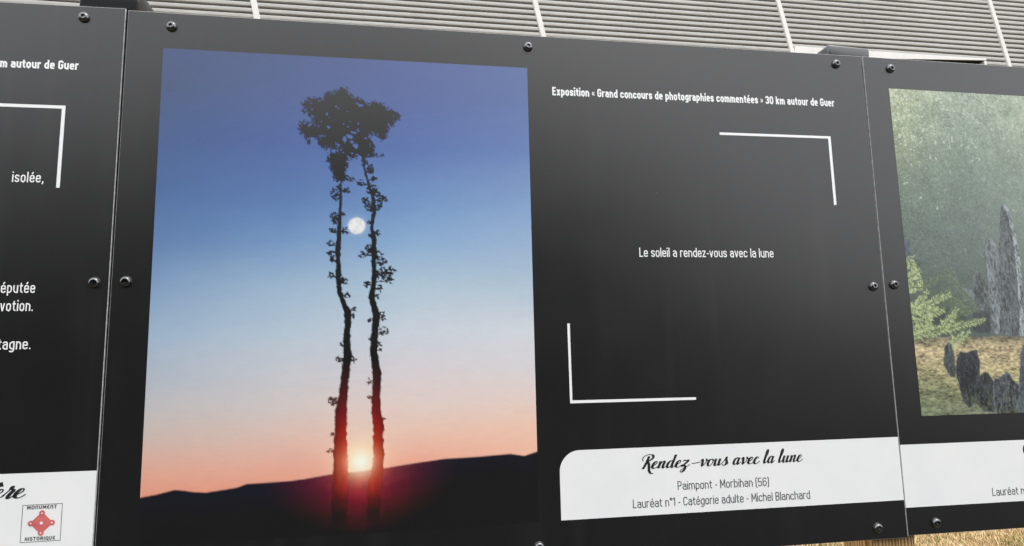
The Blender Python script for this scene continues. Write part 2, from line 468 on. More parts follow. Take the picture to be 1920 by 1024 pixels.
def ribbon(V, F, pts, width, closed, z, sx=1.0, sy=1.0, ox=0.0, oy=0.0, shear=0.0):
    """width: number or list; writes a strip in local x/z at depth y=z"""
    n = len(pts)
    if n < 2: return
    W = [width] * n if np.isscalar(width) else width
    P = np.array(pts); b = len(V)
    for i in range(n):
        if closed: d0 = P[i] - P[i - 1]; d1 = P[(i + 1) % n] - P[i]
        else:
            d0 = P[i] - P[max(i - 1, 0)]; d1 = P[min(i + 1, n - 1)] - P[i]
            if i == 0: d0 = d1
            if i == n - 1: d1 = d0
        d0 = d0 / (np.linalg.norm(d0) + 1e-9); d1 = d1 / (np.linalg.norm(d1) + 1e-9)
        m = d0 + d1; m = m / (np.linalg.norm(m) + 1e-9)
        nrm = np.array([-m[1], m[0]]); c = max(0.45, abs(m @ d1))
        for s in (1, -1):
            q = P[i] + nrm * s * W[i] / 2 / c
            V.append((ox + (q[0] + shear * q[1]) * sx, z, oy + q[1] * sy))
    for i in range(n if closed else n - 1):
        j = (i + 1) % n
        F.append((b + 2 * i, b + 2 * i + 1, b + 2 * j + 1, b + 2 * j))

def glyphs(t, W=0.46):
    b = t / 2; X = .72 - b; K = 1 - b; L = b; R = W - b; D = -.24 + b; m = .37; c = W / 2
    r = .23; g = {}
    S = lambda *p: (list(p), False)
    O = lambda *p: (list(p), True)
    g['a'] = (W, [S((L + .01, X - (.12 if t < .15 else .07)), (L + .01, X), (R, X), (R, 0)), S((R, .43), (L, .43), (L, b), (R, b))])
    g['b'] = (W, [S((L, 0), (L, 1)), S((L, X), (R, X), (R, b), (L, b))])
    g['c'] = (W - .01, [S((R, X - .17), (R, X), (L, X), (L, b), (R, b), (R, b + .17))])
    g['d'] = (W, [S((R, 0), (R, 1)), S((R, X), (L, X), (L, b), (R, b))])
    g['e'] = (W, [S((L, m), (R, m)), S((R, m - b), (R, X), (L, X), (L, b), (R, b), (R, b + (.13 if t < .15 else .05)))])
    g['é'] = (W, g['e'][1] + [S((c - .03, .80), (c + .10, .99))])
    g['g'] = (W, [S((R, X), (L, X), (L, b), (R, b)), S((R, .72), (R, D), (L, D), (L, D + .07))])
    g['h'] = (W, [S((L, 0), (L, 1)), S((L, X), (R, X), (R, 0))])
    g['i'] = (t, [S((L, 0), (L, .72)), S((L, .87 if t < .15 else .83), (L, (.87 if t < .15 else .83) + t * 1.1))])
    g['k'] = (W, [S((L, 0), (L, 1)), S((R, .72), (L, .22)), S((L + .13, .38), (R + .02, 0))])
    g['l'] = (t, [S((L, 0), (L, 1))])
    Rm = W * .92 - b; R2 = 2 * Rm - L
    g['m'] = (R2 + b, [S((L, 0), (L, .72)), S((L, X), (Rm, X), (Rm, 0)), S((Rm, X), (R2, X), (R2, 0))])
    g['n'] = (W, [S((L, 0), (L, .72)), S((L, X), (R, X), (R, 0))])
    g['o'] = (W, [O((L, b), (L, X), (R, X), (R, b))])
    g['p'] = (W, [S((L, -.24), (L, .72)), S((L, X), (R, X), (R, b), (L, b))])
    g['r'] = (W * .72, [S((L, 0), (L, .72)), S((L, X - .06), (L + .06, X), (W * .72, X))])
    g['s'] = (W - .03, [S((R - .03, X - .14), (R - .03, X), (L, X), (L, .385), (R - .03, .335), (R - .03, b), (L, b), (L, b + .14))])
    g['t'] = (W * .7, [S((L + .08, .92), (L + .08, b), (W * .7, b)), S((0, .72 - b), (W * .7, .72 - b))])
    g['u'] = (W, [S((L, .72), (L, b), (R, b)), S((R, 0), (R, .72))])
    g['v'] = (W, [S((L, .72), (c, .0)), S((c, .0), (R, .72))])
    g['x'] = (W, [S((L, .72), (R, 0)), S((L, 0), (R, .72))])
    g['z'] = (W - .04, [S((0, X, 0), (R - .06, X, 0), (L + .01, b, 0), (W - .04, b, 0))])
    CW = W * 1.08; CR = CW - b
    g['E'] = (W * .95, [S((W * .95, K, 0), (L, K, 0), (L, b, 0), (W * .95, b, 0)), S((L, .52), (W * .86, .52))])
    g['L'] = (W * .92, [S((L, 1), (L, b, 0), (W * .92, b, 0))])
    g['P'] = (CW, [S((L, 0), (L, 1)), S((L, K), (CR, K), (CR, .46), (L, .46))])
    g['G'] = (CW, [S((CR, K - .2), (CR, K), (L, K), (L, b), (CR, b), (CR, .48, 0), (CW * .5, .48))])
    g['C'] = (CW, [S((CR, K - .22), (CR, K), (L, K), (L, b), (CR, b), (CR, b + .22))])
    g['B'] = (CW, [S((L, 0), (L, 1)), S((L, K), (CR - .02, K), (CR - .02, .53), (L, .53)), S((L, .51), (CR, .51), (CR, b), (L, b))])
    MW = W * 1.35
    g['M'] = (MW, [S((L, 0), (L, 1)), S((L, .97), (MW / 2, .28)), S((MW / 2, .28), (MW - b, .97)), S((MW - b, 0), (MW - b, 1))])
    g['0'] = (CW, [O((L, b), (L, K), (CR, K), (CR, b))])
    g['1'] = (CW * .6, [S((0, .78), (CW * .6 - b, .97)), S((CW * .6 - b, 0), (CW * .6 - b, 1))])
    g['3'] = (CW, [S((L, K - .18), (L, K), (CR, K), (CR, .54), (L + .12, .54)), S((L + .12, .52), (CR, .52), (CR, b), (L, b), (L, b + .18))])
    g['5'] = (CW, [S((CR - .01, K, 0), (L + .02, K, 0), (L, .5, 0), (CR, .62), (CR, b), (L, b), (L, b + .16))])
    g['6'] = (CW, [S((CR, K - .16), (CR, K), (L, K), (L, .3)), O((L, b), (L, .6), (CR, .6), (CR, b))])
    g['('] = (.2, [S((.2, 1.03), (L, 1.03), (L, -.12), (.2, -.12))])
    g[']'] = (.2, [S((0, 1.03), (.2 - b, 1.03), (.2 - b, -.12), (0, -.12))])
    g['-'] = (.24, [S((0, .38), (.24, .38))])
    g['.'] = (t, [S((L, 0), (L, t * 1.05))])
    g[','] = (t, [S((L + .03, t), (L - .03, -.16))])
    g['°'] = (.24, [O((b, .74), (b, K), (.24 - b * .2, K), (.24 - b * .2, .74))])
    for ch, k in (('«', 1), ('»', -1)):
        st = []
        for o_ in (0, .18):
            p = [(.16 + o_, .60, 0), (.02 + o_, .38, 0), (.16 + o_, .16, 0)]
            if k < 0: p = [(.36 - x, y, 0) for x, y, _ in p]
            st.append(S(*p))
        g[ch] = (.37, st)
    g[' '] = (W * .42, [])
    # unicase letters of the round badge lettering
    g['H'] = (CW, [S((L, 0), (L, 1)), S((CR, 0), (CR, 1)), S((L, .5), (CR, .5))])
    g['I'] = (t, [S((L, 0), (L, 1))])
    g['S'] = (CW * .9, [S((CW * .85, K, 0), (L, K), (L, .52), (CW * .85, .48), (CW * .85, b), (0, b, 0))])
    g['T'] = (CW, [S((CW / 2, 0), (CW / 2, 1)), S((0, K), (CW, K))])
    g['O'] = (CW * 1.1, [O((L, b), (L, K), (CW * 1.1 - b, K), (CW * 1.1 - b, b))])
    g['R'] = (CW, [S((L, 0), (L, 1)), S((L, K), (CR, K), (CR, .5), (L, .5)), S((CW * .45, .5), (CW, 0))])
    g['Q'] = (CW * 1.1, g['O'][1] + [S((CW * .65, .3), (CW * 1.15, -.12))])
    g['U'] = (CW, [S((L, 1), (L, b), (CR, b), (CR, 1))])
    g['N'] = (CW, [S((L, 0), (L, K), (CR, K), (CR, 0))])
    g['€'] = (CW * .9, [S((CW * .9, K), (L, K), (L, b), (CW * .9, b)), S((L, .5), (CW * .75, .5))])
    return g, r

def text_mesh(name, text, x0, x1, base, cap, t, mat, parent, depth, W=0.46, gap=0.115, align=None, sy=None, rise=0.0):
    """lettering whose ink runs exactly from x0 to x1 on the baseline, cap height = cap"""
    G_, rad = glyphs(t, W)
    total = 0
    for ch in text: total += G_[ch][0] + gap
    total -= gap
    s = (x1 - x0) / total if x1 is not None else cap
    x = 0; V, F = [], []
    k = 0
    for ch in text:
        adv, st = G_[ch]
        for pts, closed in st:
            q = round_poly(pts, closed, rad)
            yy = base + rise * ((x + adv / 2) / total)
            ribbon(V, F, q, t * (.5 if ch in '«»' else 1), closed, depth - 0.00003 * (k % 5), s, cap, x0 + x * s, yy)
            k += 1
        x += adv + gap
    o = mesh_obj(name, V, F, mat, parent)
    return o

# brush script
def catmull(P, n=7):
    P = [np.array(p, float) for p in P]
    Q = [2 * P[0] - P[1]] + P + [2 * P[-1] - P[-2]]
    o = []
    for i in range(1, len(Q) - 2):
        for k in range(n):
            t = k / n
            a, b, c, d = Q[i - 1], Q[i], Q[i + 1], Q[i + 2]
            o.append(.5 * ((2 * b) + (-a + c) * t + (2 * a - 5 * b + 4 * c - d) * t * t + (-a + 3 * b - 3 * c + d) * t ** 3))
    o.append(P[-1])
    return o
SC = {
 'R': (1.12, [[(.10, 1.10), (-.04, 1.45), (.10, 1.84), (.5, 2.02), (.92, 1.90), (1.0, 1.50), (.72, 1.14), (.42, 1.04)], [(.56, 1.78), (.50, 1.1), (.42, .5), (.30, -.02)],
               [(.60, 1.02), (.80, .55), (.98, -.2), (1.22, -.66), (1.52, -.72)]]),
 'e': (.66, [[(-.05, .18), (.22, .42), (.46, .72), (.42, .98), (.24, .92), (.10, .55), (.12, .16), (.32, .0), (.55, .14), (.72, .38)]]),
 'è': (.66, [[(-.05, .18), (.22, .42), (.46, .72), (.42, .98), (.24, .92), (.10, .55), (.12, .16), (.32, .0), (.55, .14), (.72, .38)], [(.06, 1.75), (.14, 1.55), (.26, 1.28)]]),
 'n': (.88, [[(.13, 1.0), (.13, .6), (.10, .0)], [(.12, .35), (.30, .82), (.48, 1.0), (.56, .8), (.52, .3), (.58, .02), (.76, .14), (.92, .40)]]),
 'd': (.90, [[(.58, .84), (.38, 1.0), (.16, .78), (.08, .35), (.20, .02), (.42, .16), (.58, .6)], [(.66, 1.85), (.62, 1.2), (.56, .4), (.62, .02), (.78, .12), (.94, .38)]]),
 'z': (.80, [[(.04, .80), (.16, 1.0), (.34, .92), (.58, .98), (.50, .7), (.10, .12), (.34, .20), (.46, -.05), (.42, -.45), (.24, -.72), (.08, -.62), (.14, -.36), (.50, -.05), (.86, .34)]]),
 '-': (.70, [[(.05, .46), (.35, .52), (.62, .60)]]),
 'v': (.80, [[(.02, .74), (.12, 1.0), (.22, .86), (.28, .3), (.32, .02), (.52, .28), (.66, .7), (.60, .98), (.72, .80), (.88, .86)]]),
 'o': (.76, [[(.48, .98), (.24, .90), (.10, .5), (.16, .08), (.36, .0), (.56, .3), (.60, .72), (.48, .98)], [(.50, .90), (.66, .76), (.86, .84)]]),
 'u': (.90, [[(.12, 1.0), (.10, .5), (.14, .04), (.32, .06), (.50, .45), (.56, .9)], [(.58, 1.0), (.54, .45), (.58, .03), (.76, .12), (.94, .38)]]),
 's': (.66, [[(-.08, .2), (.16, .6), (.34, 1.14), (.36, .86), (.50, .45), (.44, .08), (.22, -.02), (.06, .14)], [(.40, .02), (.58, .12), (.72, .36)]]),
 'a': (.86, [[(.56, .84), (.38, 1.0), (.16, .78), (.08, .35), (.20, .02), (.40, .16), (.56, .6)], [(.60, 1.0), (.54, .45), (.58, .03), (.74, .12), (.90, .38)]]),
 'c': (.66, [[(.46, .74), (.44, .97), (.24, .92), (.10, .5), (.16, .08), (.36, .0), (.56, .14), (.72, .38)]]),
 'l': (.50, [[(.02, .42), (.20, .85), (.36, 1.55), (.30, 1.98), (.18, 1.80), (.14, 1.1), (.10, .35), (.18, .02), (.34, .12), (.50, .38)]]),
 'r': (.62, [[(-.08, .2), (.18, .80), (.22, 1.22), (.30, 1.24), (.28, 1.0), (.46, .86), (.34, .4), (.32, .06), (.46, .02), (.68, .38)]]),
}
def script_mesh(name, words, base, xh, mat, parent, depth, shear=.30, rise=0.0, xref=0.0, fat=1.0):
    V, F = [], []; k = 0
    for text, x0, x1 in words:
        adv = sum(SC[c][0] for c in text[:-1]) + SC[text[-1]][0] + .1
        s = (x1 - x0) / adv; x = 0
        for ch in text:
            a, st = SC[ch]
            for p in st:
                q = catmull(p)
                Q = np.array(q); d = np.gradient(Q, axis=0)
                dn = d / (np.linalg.norm(d, axis=1)[:, None] + 1e-9)
                down = np.clip(-dn[:, 1], 0, 1)
                w = (.085 + .155 * down ** 1.3) * fat
                ker = np.ones(5) / 5; w = np.convolve(np.pad(w, 2, mode='edge'), ker, 'valid')
                ribbon(V, F, q, list(w), False, depth - 0.00004 * (k % 6), s, xh, x0 + x * s, base + rise * (x0 + x * s - xref), shear)
                k += 1
            x += a
    return mesh_obj(name, V, F, mat, parent)

# ------------------------------------------------------------------ numpy raster for the two printed photographs
def vnoise(x, y, seed=0):
    r = np.random.default_rng(seed).random((257, 257))
    xi = np.floor(x).astype(int); yi = np.floor(y).astype(int)
    fx = x - xi; fy = y - yi
    fx = fx * fx * (3 - 2 * fx); fy = fy * fy * (3 - 2 * fy)
    g_ = lambda a, b: r[b % 257, a % 257]
    return (g_(xi, yi) * (1 - fx) + g_(xi + 1, yi) * fx) * (1 - fy) + (g_(xi, yi + 1) * (1 - fx) + g_(xi + 1, yi + 1) * fx) * fy
def fbm(x, y, oct=4, seed=0, gain=.5):
    s = 0; a = 1; tt = 0
    for k in range(oct):
        s = s + a * vnoise(x * 2 ** k + 17.3 * k, y * 2 ** k + 5.1 * k, seed + k); tt += a; a *= gain
    return s / tt
def sdist(poly, X, Y):
    """signed distance (negative inside) to a polygon"""
    d = np.full(X.shape, 1e9); ins = np.zeros(X.shape, bool)
    n = len(poly)
    for i in range(n):
        x1, y1 = poly[i]; x2, y2 = poly[(i + 1) % n]
        ex, ey = x2 - x1, y2 - y1
        t = np.clip(((X - x1) * ex + (Y - y1) * ey) / (ex * ex + ey * ey + 1e-12), 0, 1)
        d = np.minimum(d, (X - x1 - t * ex) ** 2 + (Y - y1 - t * ey) ** 2)
        c = ((y1 > Y) != (y2 > Y)) & (X < (x2 - x1) * (Y - y1) / (y2 - y1 + 1e-12) + x1)
        ins ^= c
    d = np.sqrt(d)
    return np.where(ins, -d, d)
def near(poly, X, Y, pad=4.0):
    p = np.array(poly)
    return (X > p[:, 0].min() - pad) & (X < p[:, 0].max() + pad) & (Y > p[:, 1].min() - pad) & (Y < p[:, 1].max() + pad)
def leaf_stamp(A, X, Z, lx, lz, L_, w_, th, val=.95):
    """max-blend one small ellipse into A, touching only the grid window round it"""
    dx = X[0, 1] - X[0, 0]; dz = Z[0, 0] - Z[1, 0]; r = max(L_, w_) * 1.6 + dx
    j0 = int((lx - r - X[0, 0]) / dx); j1 = int((lx + r - X[0, 0]) / dx) + 2
    i0 = int((Z[0, 0] - lz - r) / dz); i1 = int((Z[0, 0] - lz + r) / dz) + 2
    j0, i0 = max(j0, 0), max(i0, 0)
    if j1 <= j0 or i1 <= i0 or j0 >= X.shape[1] or i0 >= X.shape[0]: return
    xx0 = X[i0:i1, j0:j1] - lx; zz0 = Z[i0:i1, j0:j1] - lz
    xx = xx0 * math.cos(th) + zz0 * math.sin(th); zz = -xx0 * math.sin(th) + zz0 * math.cos(th)
    A[i0:i1, j0:j1] = np.maximum(A[i0:i1, j0:j1], np.clip((1.25 - np.hypot(xx / L_, zz / w_)) * 2.2, 0, 1) * val)
def cover(sd_, soft=1.0):
    return np.clip(.5 - sd_ / soft, 0, 1)

def print_mesh(name, x0, x1, z0, z1, step, fn, parent, depth):
    """a flat print as a fine grid whose points carry the ink colour (coordinates in mm)"""
    nx = int(round((x1 - x0) / step)) + 1; ny = int(round((z1 - z0) / step)) + 1
    xs = np.linspace(x0, x1, nx); zs = np.linspace(z1, z0, ny)
    X, Z = np.meshgrid(xs, zs)
    rgb = fn(X, Z)
    co = np.stack([X / 1000, np.full(X.shape, depth), Z / 1000], -1).reshape(-1, 3)
    i = np.arange(nx * ny).reshape(ny, nx)
    q = np.stack([i[:-1, :-1], i[1:, :-1], i[1:, 1:], i[:-1, 1:]], -1).reshape(-1, 4)
    me = bpy.data.meshes.new(name)
    me.vertices.add(len(co)); me.vertices.foreach_set('co', co.reshape(-1).astype(np.float32))
    me.loops.add(q.size); me.loops.foreach_set('vertex_index', q.reshape(-1).astype(np.int32))
    me.polygons.add(len(q)); me.polygons.foreach_set('loop_start', (np.arange(len(q)) * 4).astype(np.int32))
    me.polygons.foreach_set('loop_total', np.full(len(q), 4, np.int32))
    me.materials.append(m_photo); me.update(calc_edges=True)
    ca = me.color_attributes.new('ink', 'FLOAT_COLOR', 'POINT')
    c4 = np.ones((nx * ny, 4)); c4[:, :3] = np.clip(rgb.reshape(-1, 3), 0.0, 0.9)
    ca.data.foreach_set('color', c4.reshape(-1).astype(np.float32))
    o = bpy.data.objects.new(name, me); COL.objects.link(o); o.parent = parent
    return o

def grid_color(rows, s, t):
    """rows: list of (t, [(s, rgb) ...]) -> bilinear colour in linear light"""
    out_ = np.zeros(s.shape + (3,))
    ts = np.array([r[0] for r in rows])
    cols = []
    for _, cs in rows:
        ss = np.array([c[0] for c in cs]); cc = lin([c[1] for c in cs])
        cols.append(np.stack([np.interp(s, ss, cc[:, k]) for k in range(3)], -1))
    cols = np.array(cols)
    idx = np.clip(np.searchsorted(ts, t) - 1, 0, len(ts) - 2)
    f = np.clip((t - ts[idx]) / (ts[idx + 1] - ts[idx]), 0, 1)
    a = np.take_along_axis(cols, idx[None, ..., None].repeat(3, -1), 0)[0]
    b = np.take_along_axis(cols, (idx + 1)[None, ..., None].repeat(3, -1), 0)[0]
    return a * (1 - f[..., None]) + b * f[..., None]

SHEEN_Z = [-280, -200, -100, 0, 100, 200, 300, 400, 540]       # what the laminate's gloss adds, by height on the board
SHEEN_V = [0.008, 0.009, 0.011, 0.018, 0.028, 0.045, 0.065, 0.085, 0.11]
def unsheen(rgb, Z):
    return np.clip((rgb - np.interp(Z, SHEEN_Z, SHEEN_V)[..., None]) / INK_LIGHT, 0.0012, 1)
INK_LIGHT = 1.1

# ---- printed photograph 1: two bare trunks against a sunset sky
P1 = (-327.3, 219.4, -216.2, 486.5)      # x0, x1, z0, z1 in mm
def trunk_poly(c):
    c = np.array(c, float)
    return [(x - w / 2, z) for x, z, w in c] + [(x + w / 2, z) for x, z, w in c[::-1]]
TR_L = trunk_poly([(-67.9, 309.5, 2.7), (-69.4, 303.6, 3.1), (-70.0, 283.9, 3.5), (-69.9, 260.1, 4.3), (-70.5, 243.8, 4.6), (-70.9, 222.0, 6.2), (-72.4, 206.2, 6.9), (-72.5, 189.0, 7.3), (-72.6, 171.8, 7.3), (-71.5, 148.8, 8.0), (-71.1, 133.4, 7.2), (-67.5, 116.9, 7.2), (-61.6, 103.2, 9.1), (-57.8, 94.9, 10.7), (-57.5, 76.2, 9.5), (-58.8, 51.5, 10.2), (-57.3, 31.4, 12.8), (-59.8, 8.5, 10.9), (-60.7, 0.9, 11.3), (-62.4, -21.8, 12.3), (-65.8, -49.5, 17.1), (-65.5, -79.8, 17.1), (-65.9, -104.6, 20.0), (-64.8, -129.6, 20.6), (-66.1, -166.0, 21.3), (-66.0, -215.0, 21.1)])
TR_R = trunk_poly([(-37.6, 337.1, 2.8), (-37.5, 330.0, 3.6), (-35.3, 312.1, 2.8), (-32.6, 301.4, 3.2), (-29.3, 288.2, 3.9), (-23.1, 272.2, 5.5), (-21.2, 257.9, 6.3), (-20.7, 245.0, 5.9), (-23.2, 230.8, 4.3), (-23.9, 217.8, 4.7), (-20.5, 205.3, 6.6), (-20.9, 192.7, 7.0), (-20.3, 178.2, 7.8), (-20.9, 167.8, 7.0), (-19.2, 149.0, 8.5), (-21.6, 133.4, 7.7), (-23.1, 116.8, 9.3), (-20.6, 104.9, 9.7), (-16.4, 89.2, 10.8), (-17.9, 75.9, 10.8), (-19.4, 55.8, 10.4), (-20.1, 34.2, 11.5), (-17.1, 15.5, 11.8), (-15.2, 2.6, 13.7), (-16.5, -25.6, 12.2), (-15.6, -51.1, 14.4), (-12.5, -71.5, 15.1), (-13.1, -94.0, 14.3), (-11.9, -111.8, 15.8), (-14.4, -131.6, 16.5), (-17.3, -153.8, 18.7), (-19.0, -185.6, 17.8), (-19.1, -217.7, 17.7)])
CROWN = [(-132.7, 375.0), (-128.9, 380.7), (-118.0, 381.1), (-116.0, 375.0), (-109.6, 380.1), (-113.0, 389.7), (-117.6, 392.3), (-118.4, 400.6), (-117.2, 406.9), (-123.0, 407.4), (-126.3, 410.7), (-118.7, 418.5), (-111.6, 417.0), (-106.4, 418.7), (-97.3, 419.1), (-94.1, 422.8), (-91.6, 428.5), (-84.4, 431.0), (-76.6, 432.1), (-72.7, 436.8), (-68.7, 432.5), (-64.8, 432.7), (-63.2, 436.8), (-59.5, 431.6), (-54.1, 423.3), (-48.8, 420.7), (-44.2, 424.1), (-40.8, 419.7), (-34.1, 414.3), (-26.2, 415.4), (-15.5, 416.6), (-8.1, 413.4), (-4.8, 407.9), (1.9, 404.6), (8.7, 403.2), (17.0, 396.8), (16.1, 392.4), (10.0, 392.2), (8.7, 385.0), (3.4, 379.2), (-2.0, 373.3), (-3.3, 363.4), (-7.9, 357.6), (-11.9, 361.6), (-19.2, 364.9), (-27.2, 368.1), (-28.5, 361.0), (-27.8, 354.0), (-21.7, 338.9), (-23.0, 333.3), (-27.6, 331.1), (-33.5, 332.9), (-34.8, 320.4), (-37.4, 320.3), (-38.8, 331.4), (-44.0, 334.0), (-49.2, 329.6), (-57.0, 328.0), (-64.8, 325.0), (-59.5, 314.1), (-62.0, 309.9), (-64.5, 297.5), (-67.0, 290.6), (-77.4, 293.1), (-82.6, 302.5), (-85.3, 310.6), (-84.1, 316.1), (-89.4, 324.2), (-89.5, 328.3), (-85.7, 334.0), (-74.0, 335.7), (-70.2, 340.0), (-74.1, 342.6), (-85.8, 340.2), (-92.2, 340.6), (-98.8, 345.9), (-104.0, 352.6), (-104.1, 358.1), (-114.4, 359.1), (-118.1, 348.0), (-120.8, 357.5), (-128.6, 364.1)]
HOLES = [(-114.2, 401.9, 1.6, 1.6), (-91.8, 395.5, 1.5, 2.7), (-88.4, 390.1, 1.1, 1.1), (-78.2, 408.3, 1.5, 1.5), (-74.9, 404.7, 1.2, 1.1), (-61.1, 401.1, 1.2, 1.1), (-89.5, 374.7, 2.6, 1.8), (-60.2, 376.6, 1.6, 1.6), (-45.1, 382.1, 2.0, 1.9), (-65.2, 356.6, 2.1, 4.9), (-57.4, 361.3, 5.0, 3.4), (-52.0, 367.4, 4.5, 2.3), (-48.7, 346.3, 3.4, 3.2), (-45.7, 371.3, 2.4, 2.1), (-74.2, 347.5, 3.4, 1.8), (-72.1, 339.2, 2.0, 2.0), (-33.7, 359.1, 4.5, 1.6), (-41.8, 411.4, 4.5, 2.3), (-46.7, 413.7, 2.4, 1.6), (-71.3, 324.8, 1.4, 1.5), (-53.9, 335.0, 1.5, 1.5), (-98.3, 360.4, 4.4, 1.1), (6.7, 396.0, 1.9, 1.9), (0.0, 382.5, 1.5, 1.5), (-99.4, 383.3, 1.2, 1.2), (-66.9, 336.0, 1.1, 1.1), (-116.7, 414.7, 2.1, 1.3), (12.0, 397.2, 1.6, 1.4), (-57.7, 385.1, 1.2, 1.1), (-66.8, 381.2, 0.9, 1.2), (-79.9, 386.9, 1.1, 1.1), (-103.8, 375.5, 1.0, 0.8), (-54.7, 353.0, 2.6, 1.9), (-28.4, 348.4, 1.3, 1.2), (-78.1, 350.8, 1.1, 1.3)]
CLUMPS = [(-73.6, 321.7, 13.4, 11.2, 1.0), (-65.5, 297.1, 7.1, 5.6, 0.7), (-75.3, 273.1, 8.7, 10.4, 0.5), (-61.3, 276.7, 4.7, 4.8, 0.4), (-77.8, 235.6, 7.1, 9.6, 0.5), (-81.4, 215.4, 6.2, 3.9, 0.5), (-63.7, 215.6, 4.7, 5.6, 0.35), (-83.4, 196.1, 5.4, 3.9, 0.55), (-84.8, 184.1, 5.4, 3.9, 0.45), (-79.3, 173.8, 4.7, 6.3, 0.6), (-67.1, 240.7, 3.1, 3.2, 0.4), (-81.2, 149.2, 4.6, 3.9, 0.4), (-64.4, 140.5, 5.4, 5.5, 0.5), (-58.0, 120.8, 3.9, 3.9, 0.4), (-49.4, 98.8, 3.1, 3.2, 0.5), (-50.8, 89.4, 2.3, 3.1, 0.3), (-66.3, 46.9, 3.1, 3.9, 0.4), (-68.3, 27.0, 5.3, 4.7, 0.6), (-47.9, 25.1, 3.1, 3.9, 0.5), (-77.2, -32.7, 6.8, 6.2, 0.7), (-76.5, -79.0, 2.2, 2.3, 0.5), (-79.9, -101.8, 3.7, 3.1, 0.4), (-53.7, 295.0, 3.9, 3.2, 0.7), (-32.1, 346.5, 12.0, 10.5, 0.9), (-12.9, 333.7, 5.6, 4.0, 0.2), (-26.3, 313.2, 4.8, 4.9, 0.5), (-35.1, 322.9, 4.8, 4.9, 0.5), (-26.3, 309.0, 4.8, 5.7, 0.7), (-20.7, 296.7, 5.6, 4.0, 0.6), (-41.1, 289.5, 7.1, 4.8, 0.3), (-24.5, 280.1, 8.7, 7.2, 0.7), (-17.4, 274.4, 5.6, 5.7, 0.7), (-33.8, 260.9, 6.3, 5.6, 0.5), (-27.5, 252.8, 7.1, 6.4, 0.8), (-9.4, 263.1, 7.2, 8.1, 0.45), (-14.9, 251.4, 5.5, 5.6, 0.5), (-28.1, 229.1, 3.1, 2.4, 0.4), (-16.3, 212.2, 4.7, 5.6, 0.5), (-28.0, 208.0, 3.1, 2.4, 0.3), (-27.1, 188.6, 6.3, 6.4, 0.7), (-37.9, 180.5, 6.2, 4.8, 0.35), (-13.8, 179.9, 7.1, 5.6, 0.5), (-9.0, 170.2, 7.1, 6.4, 0.4), (-5.8, 151.0, 11.0, 9.6, 0.55), (5.9, 155.9, 5.5, 7.2, 0.35), (2.0, 141.4, 6.3, 4.8, 0.4), (-30.6, 135.8, 4.7, 4.8, 0.45), (-12.0, 130.3, 4.7, 5.6, 0.3), (-15.8, 116.8, 2.3, 4.0, 0.4), (-7.9, 89.1, 6.2, 6.3, 0.4), (-26.3, 83.8, 3.1, 3.9, 0.4), (-5.5, 66.3, 6.2, 6.3, 0.35), (-11.6, 47.7, 4.6, 4.0, 0.4), (-10.8, 39.2, 1.5, 1.6, 0.5), (-25.4, 54.9, 1.5, 2.4, 0.4), (-27.3, -5.2, 3.1, 3.9, 0.5), (-25.6, -27.3, 3.0, 3.1, 0.5), (-6.5, -61.2, 2.3, 2.3, 0.3), (-123.8, 401.6, 5.6, 6.5, 0.35), (6.9, 397.2, 7.3, 7.4, 0.35), (-128.6, 369.6, 4.8, 7.3, 0.5)]
HILL = [(-327.5, -153.6), (-305.9, -150.5), (-284.5, -145.6), (-272.2, -147.2), (-260.5, -149.6), (-243.3, -151.1), (-217.2, -148.1), (-203.3, -146.3), (-191.6, -142.3), (-164.8, -141.7), (-135.0, -141.0), (-115.6, -139.3), (-77.2, -134.2), (-53.8, -133.0), (-6.5, -129.6), (21.6, -126.0), (41.4, -123.8), (82.5, -119.6), (123.9, -119.0), (178.9, -116.6), (199.7, -120.3), (219.2, -114.9)]
SUNP = (-37.6, -119.0)
MOON = (-46.0, 223.6)
